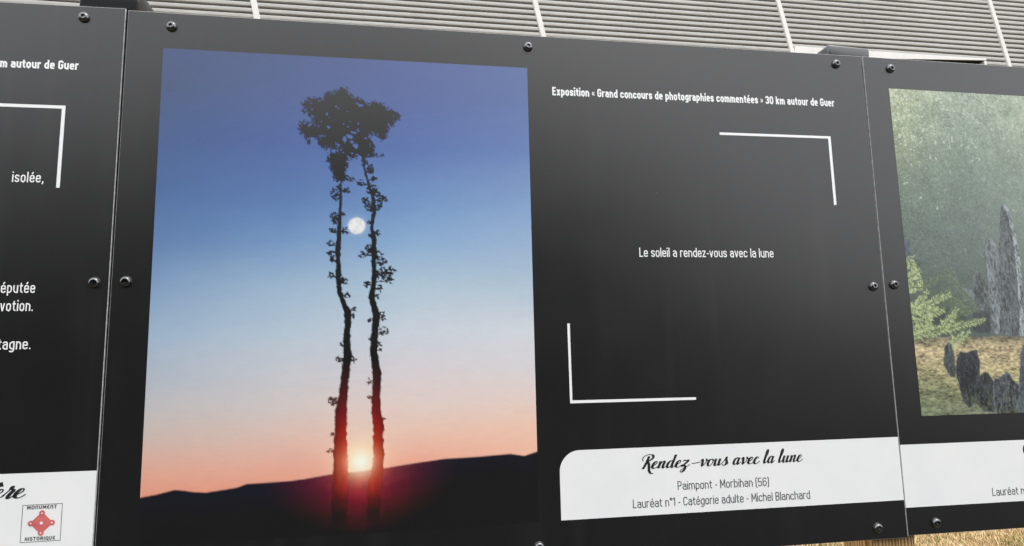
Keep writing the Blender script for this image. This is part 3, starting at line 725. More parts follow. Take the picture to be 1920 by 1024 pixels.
def photo_sunset(X, Z):
    x0, x1, z0, z1 = P1
    s = (X - x0) / (x1 - x0); t = (z1 - Z) / (z1 - z0)
    R_ = lambda t_, a, b, c, d: (t_, [(0, a), (.33, b), (.66, c), (1, d)])
    rows = [R_(0, (96, 108, 142), (102, 114, 152), (110, 122, 168), (112, 130, 174)),
            R_(.08, (95, 109, 140), (104, 118, 160), (110, 124, 172), (114, 132, 178)),
            R_(.20, (94, 114, 156), (102, 122, 174), (110, 132, 186), (120, 144, 194)),
            R_(.33, (101, 128, 174), (112, 141, 190), (131, 163, 208), (148, 176, 214)),
            R_(.41, (112, 141, 184), (130, 161, 203), (152, 184, 219), (165, 190, 220)),
            R_(.50, (138, 166, 200), (166, 192, 216), (184, 206, 222), (188, 206, 222)),
            R_(.60, (166, 188, 210), (190, 206, 220), (210, 218, 228), (220, 224, 230)),
            R_(.68, (184, 192, 204), (206, 208, 214), (224, 216, 218), (224, 220, 222)),
            R_(.75, (198, 194, 194), (218, 206, 202), (234, 212, 204), (236, 214, 204)),
            R_(.80, (210, 190, 180), (228, 196, 184), (240, 202, 184), (246, 204, 182)),
            R_(.87, (230, 172, 150), (236, 174, 152), (244, 174, 150), (248, 192, 166)),
            R_(.93, (234, 150, 124), (238, 154, 128), (240, 146, 122), (244, 174, 148)), R_(1.01, (232, 140, 116), (236, 150, 126), (240, 140, 120), (240, 170, 148))]
    wob = (fbm(X / 70, Z / 40, 3, 3) - .5) * .014
    c = grid_color(rows, np.clip(s + wob * 2, 0, 1), np.clip(t + wob, 0, 1))
    # faint blocky mottling of an enlarged small picture
    mott = .6 * (fbm(X / 16, Z / 9, 3, 21) - .5) + .4 * (vnoise(X / 9, Z / 2.1, 29) - .5)
    c = c * (1 + .075 * mott[..., None] * np.array([1.1, .95, .7]))
    d = np.hypot(X - SUNP[0], Z - SUNP[1])
    # hills: soft ridge, bluish black, lit red near the sun
    hz = np.interp(X, [p[0] for p in HILL], [p[1] for p in HILL])
    k = np.clip((hz - Z) / 2.2 + .5, 0, 1)[..., None]
    depth_ = np.clip((hz - Z) / 75, 0, 1)[..., None]
    hill = lin((8, 15, 38)) * (1 - depth_) + lin((1, 1, 2)) * depth_
    c = c * (1 - k) + hill * k
    below = (hz - Z) > 0
    # trees
    silh = np.zeros(X.shape)
    for poly in (TR_L, TR_R):
        m = near(poly, X, Z); sdv = sdist(poly, X[m], Z[m])
        fade = np.interp(Z[m], [SUNP[1] - 85, SUNP[1] - 60], [.15, 1.0])
        silh[m] = np.maximum(silh[m], cover(sdv + (fbm(X[m] / 3, Z[m] / 5, 3, 5) - .5) * 3.4, 1.2) * fade)
    m = near(CROWN, X, Z)
    nz = (fbm(X[m] / 4.0, Z[m] / 4.0, 3, 8) - .5) * 10.0 + (vnoise(X[m] / 1.5, Z[m] / 1.5, 12) - .5) * 5 + .6
    cr = cover(sdist(CROWN, X[m], Z[m]) + nz, 1.3)
    for hx, hz_, rx, rz in HOLES:
        q = np.hypot((X[m] - hx) / rx, (Z[m] - hz_) / rz) + (fbm(X[m] / 2.4, Z[m] / 2.4, 2, 33) - .5) * 1.1
        cr = cr * (1 - np.clip((1.25 - q) * 2.0 + (vnoise(X[m] / 2, Z[m] / 2, 31) - .5) * 1.4, 0, 1))
    silh[m] = np.maximum(silh[m], cr)
    lr = np.random.default_rng(11)
    # leaf sprays round the rim of the crown
    cp = np.array(CROWN)
    for _ in range(520):
        i_ = lr.integers(0, len(cp)); f_ = lr.random(); q_ = cp[i_] * (1 - f_) + cp[(i_ + 1) % len(cp)] * f_ + lr.normal(0, 1.6, 2)
        leaf_stamp(silh, X, Z, q_[0], q_[1], lr.uniform(1.2, 2.4), lr.uniform(.5, 1.0), lr.uniform(0, np.pi))
    def trunk_x(cz, cx):
        best = None
        for poly in (TR_L, TR_R):
            n_ = len(poly) // 2
            zz_ = [p[1] for p in poly[:n_]][::-1]; xa = [p[0] for p in poly[:n_]][::-1]; xb = [p[0] for p in poly[n_:]]
            x_ = (np.interp(cz, zz_, xa) + np.interp(cz, zz_, xb)) / 2
            if best is None or abs(x_ - cx) < abs(best - cx): best = x_
        return best
    for cx, cz, rx, rz, dens in CLUMPS:
        tx = trunk_x(cz, cx)
        if abs(tx - cx) < 45:
            for _ in range(3):                        # twigs from the trunk into the clump
                ex, ez = cx + lr.normal(0, rx * .45), cz + lr.normal(0, rz * .45)
                for f_ in np.linspace(0, 1, 14):
                    leaf_stamp(silh, X, Z, tx * (1 - f_) + ex * f_, (cz - 3) * (1 - f_) + ez * f_, .9, .5, math.atan2(ez - cz, ex - tx))
        nleaf = max(5, int(rx * rz * .62 * (dens + .3)))
        # twig
        for _ in range(nleaf):
            a = lr.uniform(0, 2 * np.pi); rr_ = math.sqrt(lr.random())
            lx, lz = cx + rx * rr_ * math.cos(a), cz + rz * rr_ * math.sin(a)
            L_, w_ = lr.uniform(1.4, 3.2), lr.uniform(.7, 1.35); th = lr.uniform(0, np.pi)
            leaf_stamp(silh, X, Z, lx, lz, L_, w_, th)
    dxs = np.abs(X - SUNP[0]); dz_ = SUNP[1] - Z             # dz_ > 0 below the sun
    # hill: backlit haze hanging below the sun, dying away sideways
    hb = np.stack([np.interp(dz_, [-30, 8, 20, 38, 55, 75, 95, 115], lin([[60, 30, 50], [214, 88, 74], [198, 66, 62], [162, 38, 44], [118, 22, 30], [70, 14, 24], [34, 7, 12], [14, 4, 7]])[:, k_]) for k_ in range(3)], -1)
    side = np.exp(-(dxs / np.interp(dz_, [0, 60, 110], [38, 46, 36])) ** 1.35)[..., None]
    wide = np.exp(-(dxs / 92) ** 2)[..., None] * np.exp(-np.clip(dz_ - 10, 0, 200) / 38)[..., None]
    hg = hb * side + lin((74, 24, 34)) * wide * (1 - side)
    hg = hg * (1 + .5 * (fbm(X / 10, Z / 6, 3, 37) - .5))[..., None]
    c = c * (1 - k * (1 - silh[..., None])) + (c + hg) * k * (1 - silh[..., None])
    tz = np.stack([np.interp(-dz_, [-115, -95, -70, -52, -30, 2, 28, 70, 110, 140, 165, 210], lin([[6, 4, 6], [18, 7, 10], [46, 11, 16], [98, 24, 28], [186, 52, 40], [236, 92, 60], [200, 54, 36], [128, 30, 26], [74, 17, 18], [46, 13, 15], [28, 13, 15], [16, 15, 16]])[:, k_]) for k_ in range(3)], -1)
    near_ = np.exp(-(dxs / 36) ** 3)[..., None]
    tcol = tz * near_ + lin((16, 15, 16)) * (1 - near_)
    tcol = tcol * (1 + .35 * (fbm(X / 2.5, Z / 14, 3, 38) - .5))[..., None]
    c = c * (1 - silh[..., None]) + tcol * silh[..., None]
    dark = np.maximum(silh, k[..., 0])
    c += (1 - dark[..., None]) * np.exp(-(d / 26) ** 1.3)[..., None] * np.array([.25, .42, .30]) * 1.2
    core = np.exp(-(d / 15) ** 2.4)[..., None]
    c = c * (1 - core) + np.array([1.05, 1.0, .86]) * core
    halo = np.exp(-(d / 21) ** 2)[..., None] * (1 - core) * (1 - .6 * silh[..., None])
    c = c * (1 - .75 * halo) + lin((255, 225, 160)) * .75 * halo
    # moon
    md = np.hypot(X - MOON[0], Z - MOON[1])
    mk = np.clip((12.4 - md) / 1.6 + .5, 0, 1)[..., None]
    glow = np.exp(-np.clip(md - 12, 0, 99) / 2.5)[..., None]
    mc = lin((246, 247, 246)) * (1 - .16 * np.clip(fbm(X / 5, Z / 5, 3, 41) - .42, 0, 1) * 3)[..., None]
    c = c * (1 - .25 * glow) + .25 * glow * lin((235, 240, 250))
    c = c * (1 - mk) + mc * mk
    return unsheen(c, Z)

# ---- printed photograph 2: standing stones in a misty clearing
P2 = (45.0, 590.0, -626.0, -57.0)
def PXL(p): return p
TALL = [(252.6, -261.7), (246.3, -265.5), (241.7, -277.8), (236.5, -300.8), (230.5, -338.8), (221.1, -401.2), (211.1, -491.7), (258.3, -497.0), (264.4, -470.2), (269.0, -425.9), (272.3, -368.5), (271.1, -338.3), (269.4, -318.1), (265.7, -282.5), (259.7, -267.2)]
TALL_EDGE = [(252.6, -261.7), (259.7, -267.2), (265.7, -282.5), (269.4, -318.1), (271.1, -338.3), (272.3, -368.5), (269.0, -425.9), (260.6, -497.1), (252.6, -497.0), (259.2, -440.7), (261.9, -381.1), (262.9, -333.4), (260.3, -300.4), (256.5, -275.0), (248.5, -270.0)]
STONE_B = [(214.3, -320.9), (207.0, -329.1), (202.1, -344.2), (202.3, -364.1), (201.5, -391.4), (199.7, -425.9), (194.6, -489.2), (212.4, -492.2), (217.6, -450.4), (221.1, -401.2), (226.1, -356.4), (226.9, -337.6), (219.6, -324.4)]
STONE_C = [(181.4, -381.6), (175.1, -391.6), (170.8, -411.2), (168.3, -430.8), (173.1, -462.4), (178.0, -489.0), (195.8, -491.1), (200.1, -465.0), (202.5, -430.8), (199.2, -408.7), (193.1, -395.2), (186.4, -386.6)]
STONE_D = [(149.1, -411.3), (159.8, -414.9), (170.2, -416.1), (168.8, -435.7), (146.0, -435.6)]
TRUNKL = [(45.8, -328.0), (55.5, -331.5), (55.4, -349.7), (56.4, -358.7), (65.9, -364.1), (62.8, -373.1), (40.7, -373.3)]
BR1 = [(35.1, -369.7), (53.3, -368.7), (64.1, -362.3), (72.2, -370.3), (74.5, -385.6), (70.0, -398.2), (71.6, -410.8), (60.1, -414.4), (30.0, -416.2)]
BR2 = [(27.5, -439.2), (46.7, -444.5), (60.1, -432.2), (74.9, -425.0), (79.2, -414.3), (90.1, -416.1), (102.0, -409.8), (110.3, -416.1), (124.5, -425.0), (125.1, -436.7), (115.3, -450.1), (103.5, -455.4), (90.0, -467.7), (81.2, -457.1), (70.0, -467.6), (64.6, -462.3), (51.6, -471.0), (24.4, -467.3)]
BR3 = [(22.8, -481.3), (47.5, -481.5), (58.6, -479.8), (68.3, -481.7), (87.7, -470.4), (99.4, -473.1), (108.7, -462.5), (118.6, -464.3), (130.8, -448.3), (135.5, -459.1), (143.0, -464.5), (157.3, -464.6), (178.1, -462.9), (187.7, -468.3), (176.4, -475.4), (161.2, -482.4), (142.1, -487.6), (149.1, -496.5), (139.7, -507.0), (124.4, -499.8), (112.7, -496.2), (94.6, -496.0), (81.0, -492.3), (64.5, -497.4), (46.5, -499.0), (21.1, -497.0)]
BRD = [(69.0, -407.2), (92.0, -399.9), (109.1, -392.7), (115.8, -379.0), (123.8, -389.0), (133.6, -392.5), (141.6, -410.6), (154.4, -423.2), (167.4, -434.1), (176.3, -444.9), (173.1, -453.9), (145.3, -462.7), (117.9, -453.7), (105.3, -407.1), (80.2, -414.3)]
DARKB = [(28.7, -463.8), (65.6, -453.4), (98.6, -446.5), (118.8, -446.5), (146.0, -457.3), (156.9, -468.1), (125.5, -491.0), (85.0, -492.4), (41.3, -492.0)]
SHADE = [(164.9, -453.8), (188.0, -450.3), (198.5, -464.8), (195.1, -489.9), (174.3, -491.5), (158.7, -486.0)]
F1 = [(110.5, -503.5), (104.6, -509.3), (101.1, -514.9), (98.4, -527.4), (95.6, -544.1), (107.6, -563.8), (117.2, -564.0), (120.3, -532.0), (119.3, -520.7), (115.1, -509.4)]
F2 = [(132.1, -521.6), (126.7, -526.4), (122.3, -533.4), (117.7, -552.9), (121.8, -577.9), (124.9, -604.3), (136.3, -615.6), (153.8, -605.0), (163.1, -564.9), (159.7, -541.0), (150.9, -526.8), (141.0, -522.2)]
F3 = [(141.7, -523.1), (151.9, -519.1), (163.8, -518.2), (164.3, -527.0), (167.7, -535.5), (163.9, -562.1), (155.8, -564.7)]
F4 = [(176.4, -556.5), (167.9, -559.4), (160.6, -564.8), (151.5, -573.0), (150.0, -584.1), (150.4, -606.3), (164.3, -623.2), (185.3, -623.8), (190.9, -576.7), (186.7, -565.4), (181.9, -558.3)]
F5 = [(217.6, -555.8), (212.0, -560.2), (204.9, -563.6), (191.0, -569.7), (186.5, -585.0), (184.2, -632.1), (233.1, -633.5), (240.0, -579.1), (230.2, -571.9), (224.8, -563.3)]
F6 = [(263.6, -501.2), (256.1, -512.6), (249.1, -526.8), (240.1, -572.1), (229.8, -633.4), (277.6, -634.8), (296.9, -573.2), (291.9, -515.9), (280.3, -502.8)]
GROUNDZ = -495.7
STEP_MM = 1.0
SPRAY_LIT = [[(46.4, -358.8), (54.8, -373.2), (63.0, -389.3), (69.0, -407.2)], [(35.4, -403.7), (52.5, -392.9), (69.9, -382.1)], [(36.0, -416.2), (54.5, -410.8), (70.4, -412.6)],
    [(28.3, -467.4), (47.3, -456.9), (72.6, -444.6), (98.3, -432.2), (124.7, -423.2)], [(45.7, -453.4), (65.7, -435.7), (79.8, -417.9)], [(72.0, -449.9), (89.7, -453.5), (110.3, -450.1)],
    [(25.2, -495.3), (51.2, -492.1), (81.9, -485.3), (122.7, -480.3), (156.2, -473.5), (185.7, -467.9)], [(102.3, -482.0), (120.7, -464.4), (132.7, -449.2)], [(28.3, -484.9), (54.2, -483.3), (78.9, -476.5)],
    [(110.5, -513.7), (128.4, -499.9), (154.3, -487.7)], [(73.6, -453.5), (76.0, -467.6), (79.9, -476.5)], [(52.4, -464.0), (57.4, -472.8), (62.4, -481.6)]]
SPRAY_DARK = [[(68.8, -409.0), (92.0, -399.9), (112.2, -392.6)], [(118.8, -379.9), (127.5, -392.6), (141.6, -410.6), (158.0, -426.8), (174.5, -443.1)], [(124.8, -398.0), (133.6, -392.5), (138.4, -387.1)],
    [(106.3, -416.1), (128.7, -432.2), (151.4, -446.6), (179.5, -452.1)], [(118.4, -450.1), (141.9, -457.3), (162.8, -453.8)]]
def photo_stones(X, Z):
    x0, x1, z0, z1 = P2
    s = (X - x0) / 715.0; t = (z1 - Z) / (z1 - z0)
    R_ = lambda t_, a, b, c: (t_, [(0, a), (.20, b), (.36, c), (1, c)])
    rows = [R_(0, (184, 192, 160), (172, 186, 166), (184, 196, 170)), R_(.12, (160, 174, 144), (150, 167, 150), (170, 184, 160)),
            R_(.28, (124, 140, 122), (122, 139, 127), (142, 158, 142)), R_(.45, (100, 116, 105), (102, 118, 108), (118, 133, 121)),
            R_(.60, (86, 100, 92), (86, 99, 93), (98, 110, 103)), R_(.72, (80, 92, 86), (80, 90, 86), (90, 98, 93)),
            R_(1.01, (84, 92, 88), (84, 92, 88), (84, 92, 88))]
    c = grid_color(rows, s, np.clip(t, 0, 1))
    # leaves against light: fine mottling stronger at the top
    f1 = fbm(X / 4.2, Z / 4.2, 3, 51) - .5; f2 = fbm(X / 26, Z / 22, 3, 57) - .5
    f3 = fbm(X / 2.2, Z / 2.0, 2, 58) - .5
    amp = np.interp(t, [0, .2, .45, .7], [.55, .42, .34, .26])
    c = c * (1 + (f1 * 1.0 * amp + f3 * 1.1 * amp + f2 * .9 * amp))[..., None]
    spk = np.clip((fbm(X / 2.6, Z / 2.3, 2, 61) - .66 + .30 * (fbm(X / 22, Z / 16, 3, 62) - .5) + np.interp(t, [0, .1, .25, .6], [.05, .0, -.06, -.12])) * 9, 0, 1) * np.interp(t, [0, .12, .3, .55, .7], [.75, .6, .45, .3, 0])
    c = c * (1 - .5 * spk[..., None]) + lin((226, 232, 216)) * .5 * spk[..., None]
    yel = np.clip((fbm(X / 12, Z / 10, 3, 66) - .5) * 5, 0, 1) * np.clip(1 - s / .14, 0, 1) * np.clip(1 - t / .3, 0, 1)
    c = c * (1 - .4 * yel[..., None]) + lin((206, 208, 150)) * .4 * yel[..., None]
    # thousands of small leaves, lit and shaded, bigger gaps of light near the top
    LA = np.zeros(X.shape); LB = np.zeros(X.shape); LC = np.zeros(X.shape)
    lr2 = np.random.default_rng(23)
    CLG = (fbm(X / 15, Z / 12, 4, 201, .65) - .5) * 9
    for _ in range(15000):
        lx = x0 + (x1 - x0) * lr2.random() ** 1.25; lz = z1 - (z1 - GROUNDZ) * lr2.random()
        tt_ = (z1 - lz) / (z1 - z0)
        cl_ = CLG[min(int((z1 - lz) / (z1 - z0) * (X.shape[0] - 1)), X.shape[0] - 1), min(int((lx - x0) / (x1 - x0) * (X.shape[1] - 1)), X.shape[1] - 1)]
        if lr2.random() < .5: leaf_stamp(LB, X, Z, lx, lz, lr2.uniform(1.0, 2.6), lr2.uniform(.6, 1.3), lr2.uniform(0, 3.14), lr2.uniform(.4, 1))
        elif cl_ > -.4: leaf_stamp(LA, X, Z, lx, lz, lr2.uniform(1.0, 2.4), lr2.uniform(.5, 1.0), lr2.uniform(0, 3.14), lr2.uniform(.3, 1))
        if cl_ > np.interp(tt_, [0, .15, .4, 1], [.0, .9, 2.2, 3]) and lr2.random() < np.interp(tt_, [0, .1, .3, .5], [.6, .4, .14, .03]):
            leaf_stamp(LC, X, Z, lx, lz, lr2.uniform(1.2, 3.2), lr2.uniform(.7, 1.6), lr2.uniform(0, 3.14), lr2.uniform(.5, 1))
    c = c * (1 - .26 * LB[..., None]) * (1 + .34 * LA[..., None])
    c = c * (1 - .75 * LC[..., None]) + lin((226, 232, 214)) * .75 * LC[..., None]
    # haze thickening to the right and low down
    hz_ = np.clip(s / .3, 0, 1)[..., None] * .22
    c = c * (1 - hz_) + lin((134, 148, 138)) * hz_
    # ground
    gk = np.clip((GROUNDZ + 4 * (fbm(X / 9, Z * 0, 2, 71) - .5) - Z) / 3 + .5, 0, 1)
    gt = np.clip((GROUNDZ - Z) / (GROUNDZ - z0), 0, 1)
    gr = np.stack([np.interp(gt, [0, .15, .45, .7, 1], lin([[112, 110, 88], [184, 168, 132], [184, 172, 130], [146, 144, 110], [122, 128, 108]])[:, k]) for k in range(3)], -1)
    left = np.clip((.14 - s) / .1, 0, 1) * np.clip((gt - .35) / .2, 0, 1)
    gr = gr * (1 - .6 * left[..., None]) + lin((112, 122, 92)) * .6 * left[..., None]
    gn = fbm(X / 5, Z / 2.0, 3, 77) - .5; gn2 = fbm(X / 18, Z / 7, 3, 79) - .5
    gr = gr * (1 + 1.9 * gn + 1.3 * gn2)[..., None]
    c = c * (1 - gk[..., None]) + gr * gk[..., None]
    def stone(poly, col, edge=None, grain=3.0, con=.9, rag=2.8, alpha=1.0, vert=2.4):
        nonlocal c
        m = near(poly, X, Z, 8)
        sdv = sdist(poly, X[m], Z[m]) + (fbm(X[m] / 6, Z[m] / 6, 2, 83) - .5) * rag
        k = cover(sdv, 1.6)[..., None] * alpha
        g1 = fbm(X[m] / grain, Z[m] / (grain * vert), 3, 87) - .5
        g2 = fbm(X[m] / (grain * 4), Z[m] / (grain * 7), 2, 89) - .5
        base = lin(col) * (1 + con * (1.6 * g1 + 1.0 * g2))[..., None]
        if edge is not None:
            e = np.clip((3.5 + sdv) / 5, 0, 1)[..., None] * np.clip((fbm(X[m] / 3, Z[m] / 8, 2, 91) - .3) * 3, 0, 1)[..., None]
            base = base * (1 - .6 * e) + lin(edge) * .6 * e
            lch = np.clip((fbm(X[m] / 1.7, Z[m] / 2.4, 2, 95) - .6) * 6, 0, 1)[..., None]      # lichen flecks and cracks
            base = base * (1 - .4 * lch) + lin(edge) * .4 * lch
            crk = np.clip((.36 - fbm(X[m] / 2.2, Z[m] / 9, 2, 97)) * 8, 0, 1)[..., None]
            base = base * (1 - .6 * crk)
        c[m] = c[m] * (1 - k) + base * k
    stone(STONE_D, (118, 126, 132), alpha=.7)
    stone(TALL, (88, 95, 97), (160, 167, 169), 3.0, .9)
    stone(TALL_EDGE, (150, 158, 160), None, 1.8, 1.6, alpha=.85)
    stone([(x - 1.2, z) for x, z in STONE_B], (66, 73, 74), None, 3, .6)
    stone(STONE_B, (116, 124, 127), (160, 168, 170), 2.4, 1.1)
    stone(STONE_C, (80, 87, 87), (164, 170, 164), 2.6, 1.0)
    stone(TRUNKL, (84, 92, 104), None, 3, .8)
    stone(SHADE, (58, 64, 68), None, 3, .8, 6, .8)
    # larch branches: bristly needles
    def branch(poly, col, lo, dens=.5, size=2.0, alpha=1.0, rag=16):
        nonlocal c
        m = near(poly, X, Z, 12)
        ang = fbm(X[m] / 14, Z[m] / 14, 2, 101) * 6
        u = X[m] * np.cos(ang) + Z[m] * np.sin(ang); v = -X[m] * np.sin(ang) + Z[m] * np.cos(ang)
        n1 = fbm(u / (size * .8), v / (size * 2.6), 3, 103); n2 = fbm(X[m] / 9, Z[m] / 7, 2, 107)
        k = cover(sdist(poly, X[m], Z[m]) + (n1 - .5) * rag, 3.0) * np.clip((n1 * .6 + n2 * .5 - .55 + dens * .35) * 7, 0, 1) * alpha
        w = np.clip((n1 - .36) * 3.2, 0, 1)[..., None]
        cc = lin(lo) * (1 - w) + lin(col) * w
        c[m] = c[m] * (1 - k[..., None]) + cc * k[..., None]
    branch(BRD, (104, 118, 96), (62, 74, 66), .45, 1.7, .85)
    branch(DARKB, (66, 80, 64), (42, 52, 48), .8, 2.5, .8)
    nr = np.random.default_rng(19)
    def needles(poly, n, col, dark, Lr=(1.6, 3.4), wr=(.45, .8), spread=.8, out=3.0, fan=math.pi / 2):
        nonlocal c
        p = np.array(poly); A = np.zeros(X.shape); B = np.zeros(X.shape)
        k = 0; tries = 0
        while k < n and tries < n * 6:
            m_ = n; tries += m_
            px = nr.uniform(p[:, 0].min(), p[:, 0].max(), m_); pz = nr.uniform(p[:, 1].min(), p[:, 1].max(), m_)
            sd_ = sdist(poly, px, pz)
            for x_, z_, s_ in zip(px, pz, sd_):
                if s_ < out * nr.random() ** 2 and k < n:
                    th = fan + nr.normal(0, spread)
                    T = A if nr.random() < .62 else B
                    leaf_stamp(T, X, Z, x_, z_, nr.uniform(*Lr), nr.uniform(*wr), th, nr.uniform(.6, 1)); k += 1
        c = c * (1 - .9 * B[..., None]) + lin(dark) * .9 * B[..., None]
        c = c * (1 - .85 * A[..., None]) + lin(col) * .85 * A[..., None]
    for poly, al in ((BR1, .55), (BR2, .6), (BR3, .6)):
        branch(poly, (104, 122, 78), (52, 64, 48), .55, 1.8, al, 26)
    def spray(spine, twig, col, mid_, dark, step=2.6, nl=(1.6, 3.4), aw=.42):
        """a conifer branch: side twigs along a spine, each bristling with needles"""
        nonlocal c
        A = np.zeros(X.shape); B = np.zeros(X.shape); D_ = np.zeros(X.shape)
        P_ = np.array(spine, float); seg = np.diff(P_, axis=0); ln = np.hypot(seg[:, 0], seg[:, 1]); cum = np.concatenate([[0], np.cumsum(ln)])
        u_ = 0.0
        while u_ < cum[-1]:
            px_ = np.interp(u_, cum, P_[:, 0]); pz_ = np.interp(u_, cum, P_[:, 1])
            k_ = min(np.searchsorted(cum, u_, side='right') - 1, len(seg) - 1); th = math.atan2(seg[k_][1], seg[k_][0])
            leaf_stamp(D_, X, Z, px_, pz_, 1.8, .55, th, .9)
            fr = 1 - .75 * u_ / cum[-1]
            for sgn in (1, -1):
                tl = twig * fr * nr.uniform(.5, 1.15); ta = th + sgn * nr.uniform(.6, 1.2)
                w_ = 0.0
                while w_ < tl:
                    qx, qz = px_ + w_ * math.cos(ta), pz_ + w_ * math.sin(ta)
                    for _ in range(2):
                        na = ta + nr.normal(0, .75); L_ = nr.uniform(*nl)
                        T = A if (nr.random() < .12 + .5 * w_ / tl) else B
                        leaf_stamp(T, X, Z, qx + L_ * .6 * math.cos(na), qz + L_ * .6 * math.sin(na), L_, aw * nr.uniform(.8, 1.3), na, nr.uniform(.65, 1))
                    w_ += 1.5
            u_ += step
        c = c * (1 - .85 * B[..., None]) + lin(mid_) * .85 * B[..., None]
        c = c * (1 - .8 * D_[..., None]) + lin(dark) * .8 * D_[..., None]
        c = c * (1 - .88 * A[..., None]) + lin(col) * .88 * A[..., None]
    for sp in SPRAY_DARK: spray(sp, 9, (122, 136, 108), (88, 102, 82), (56, 66, 56), aw=.36)
    for sp in SPRAY_LIT: spray(sp, 13, (204, 214, 158), (124, 144, 96), (60, 78, 50), aw=.38)
    stone(F3, (44, 48, 54), (110, 116, 118), 2.6, 1.0)
    stone(F1, (70, 78, 78), (140, 146, 136), 2.6, 1.1)
    stone(F2, (42, 45, 52), (118, 126, 130), 2.6, 1.1)
    stone(F4, (48, 52, 54), (120, 128, 130), 2.4, 1.5)
    stone(F5, (62, 66, 70), (150, 158, 162), 2.2, 1.9)
    stone(F6, (72, 80, 88), (140, 150, 158), 2.6, 1.1)
    # grass growing up between the front stones
    gg = np.clip((fbm(X / 1.6, Z / 7, 3, 111) - .47) * 6, 0, 1) * np.clip((z0 + 46 - Z + 40 * (fbm(X / 9, Z * 0, 2, 113) - .5)) / 34, 0, 1) * .42
    c = c * (1 - gg[..., None]) + lin((118, 132, 96)) * gg[..., None]
    return unsheen(c, Z + 541.7)

# ------------------------------------------------------------------ exhibition boards
GROUP = 'exhibition boards in a row'
T_BOARD = 0.003
CH = 0.0006          # chamfer that shows the pale core
INK = -0.00025       # prints sit a quarter of a millimetre proud of the laminate
def board_body(x0, x1, z0, z1, parent, skew=0.0):
    """front sheet in black laminate with a pale chamfer and edge all round"""
    V = []
    for (ins, y) in ((CH, 0.0), (0.0, CH), (0.0, T_BOARD)):
        V += [(x0 + ins, y, z0 + ins), (x1 - ins, y, z0 + ins), (x1 - ins, y, z1 - ins), (x0 + skew + ins, y, z1 - ins)]
    F = [(0, 1, 2, 3)]
    for a in (0, 4):
        for k in range(4):
            F.append((a + k, a + 4 + k, a + 4 + (k + 1) % 4, a + (k + 1) % 4))
    F.append((11, 10, 9, 8))
    o = mesh_obj('board', V, F, m_black, parent)
    o.data.materials.append(m_edge)
    for i, p in enumerate(o.data.polygons):
        if i > 0: p.material_index = 1
    return o

def flat(name, pts, mat, parent, depth=INK):
    return mesh_obj(name, [(x, depth, z) for x, z in pts], [tuple(range(len(pts)))], mat, parent)

# button head bolt with a hexagon socket: lathe in mm, y towards the board
def bolt_mesh():
    prof = [(7.7, 0.0), (7.75, -0.9), (7.6, -1.5), (7.1, -2.7), (6.3, -3.8), (5.2, -4.6), (4.1, -5.0), (3.5, -5.05)]
    n = 28; V, F = [], []
    for r, y in prof:
        for k in range(n):
            a = 2 * math.pi * k / n; V.append((r * math.cos(a) / 1000, y / 1000, r * math.sin(a) / 1000))
    for i in range(len(prof) - 1):
        for k in range(n):
            F.append((i * n + k, i * n + (k + 1) % n, (i + 1) * n + (k + 1) % n, (i + 1) * n + k))
    # socket wall and floor
    b = len(V)
    for y in (-5.0, -2.2):
        for k in range(n):
            a = 2 * math.pi * k / n
            h = 2.55 / math.cos(((a + math.pi / 6) % (math.pi / 3)) - math.pi / 6)
            V.append((h * math.cos(a) / 1000, y / 1000, h * math.sin(a) / 1000))
    last = (len(prof) - 1) * n
    for k in range(n):
        F.append((last + k, last + (k + 1) % n, b + (k + 1) % n, b + k))
        F.append((b + k, b + (k + 1) % n, b + n + (k + 1) % n, b + n + k))
    F.append(tuple(b + n + k for k in range(n)))
    me = bpy.data.meshes.new('bolt'); me.from_pydata(V, [], F); me.materials.append(m_bolt)
    sm = [True] * (len(F) - 1 - 2 * n) + [False] * (2 * n + 1)
    me.polygons.foreach_set('use_smooth', sm)
    me.update()
    return me
BOLT = bolt_mesh()
# soft plastic washer left slightly visible under the head
def washer_mesh():
    n = 28; V, F = [], []
    for r, y in ((8.0, 0.0), (7.95, -0.35), (7.3, -0.45)):
        for k in range(n):
            a = 2 * math.pi * k / n; V.append((r * math.cos(a) / 1000, y / 1000, r * math.sin(a) / 1000))
    for i in range(2):
        for k in range(n): F.append((i * n + k, i * n + (k + 1) % n, (i + 1) * n + (k + 1) % n, (i + 1) * n + k))
    me = bpy.data.meshes.new('washer'); me.from_pydata(V, [], F); me.materials.append(m_cap)
    me.polygons.foreach_set('use_smooth', [True] * len(F)); me.update()
    return me
WASH = washer_mesh()
def add_bolts(spots, parent):
    for x, z in spots:
        o = bpy.data.objects.new('bolt', BOLT); COL.objects.link(o); o.parent = parent
        o.location = (x / 1000, -0.0006, z / 1000)
        o.rotation_euler = (random.uniform(-.09, .09), random.uniform(0, 6.28), random.uniform(-.09, .09))
        w = bpy.data.objects.new('washer', WASH); COL.objects.link(w); w.parent = o
        w.location = (0.0, 0.0004, 0)

mm = lambda *p: [(x / 1000, z / 1000) for x, z in p]
D = 1.0521492812096183
HEAD = 'Exposition « Grand concours de photographies commentées » 30 km autour de Guer'

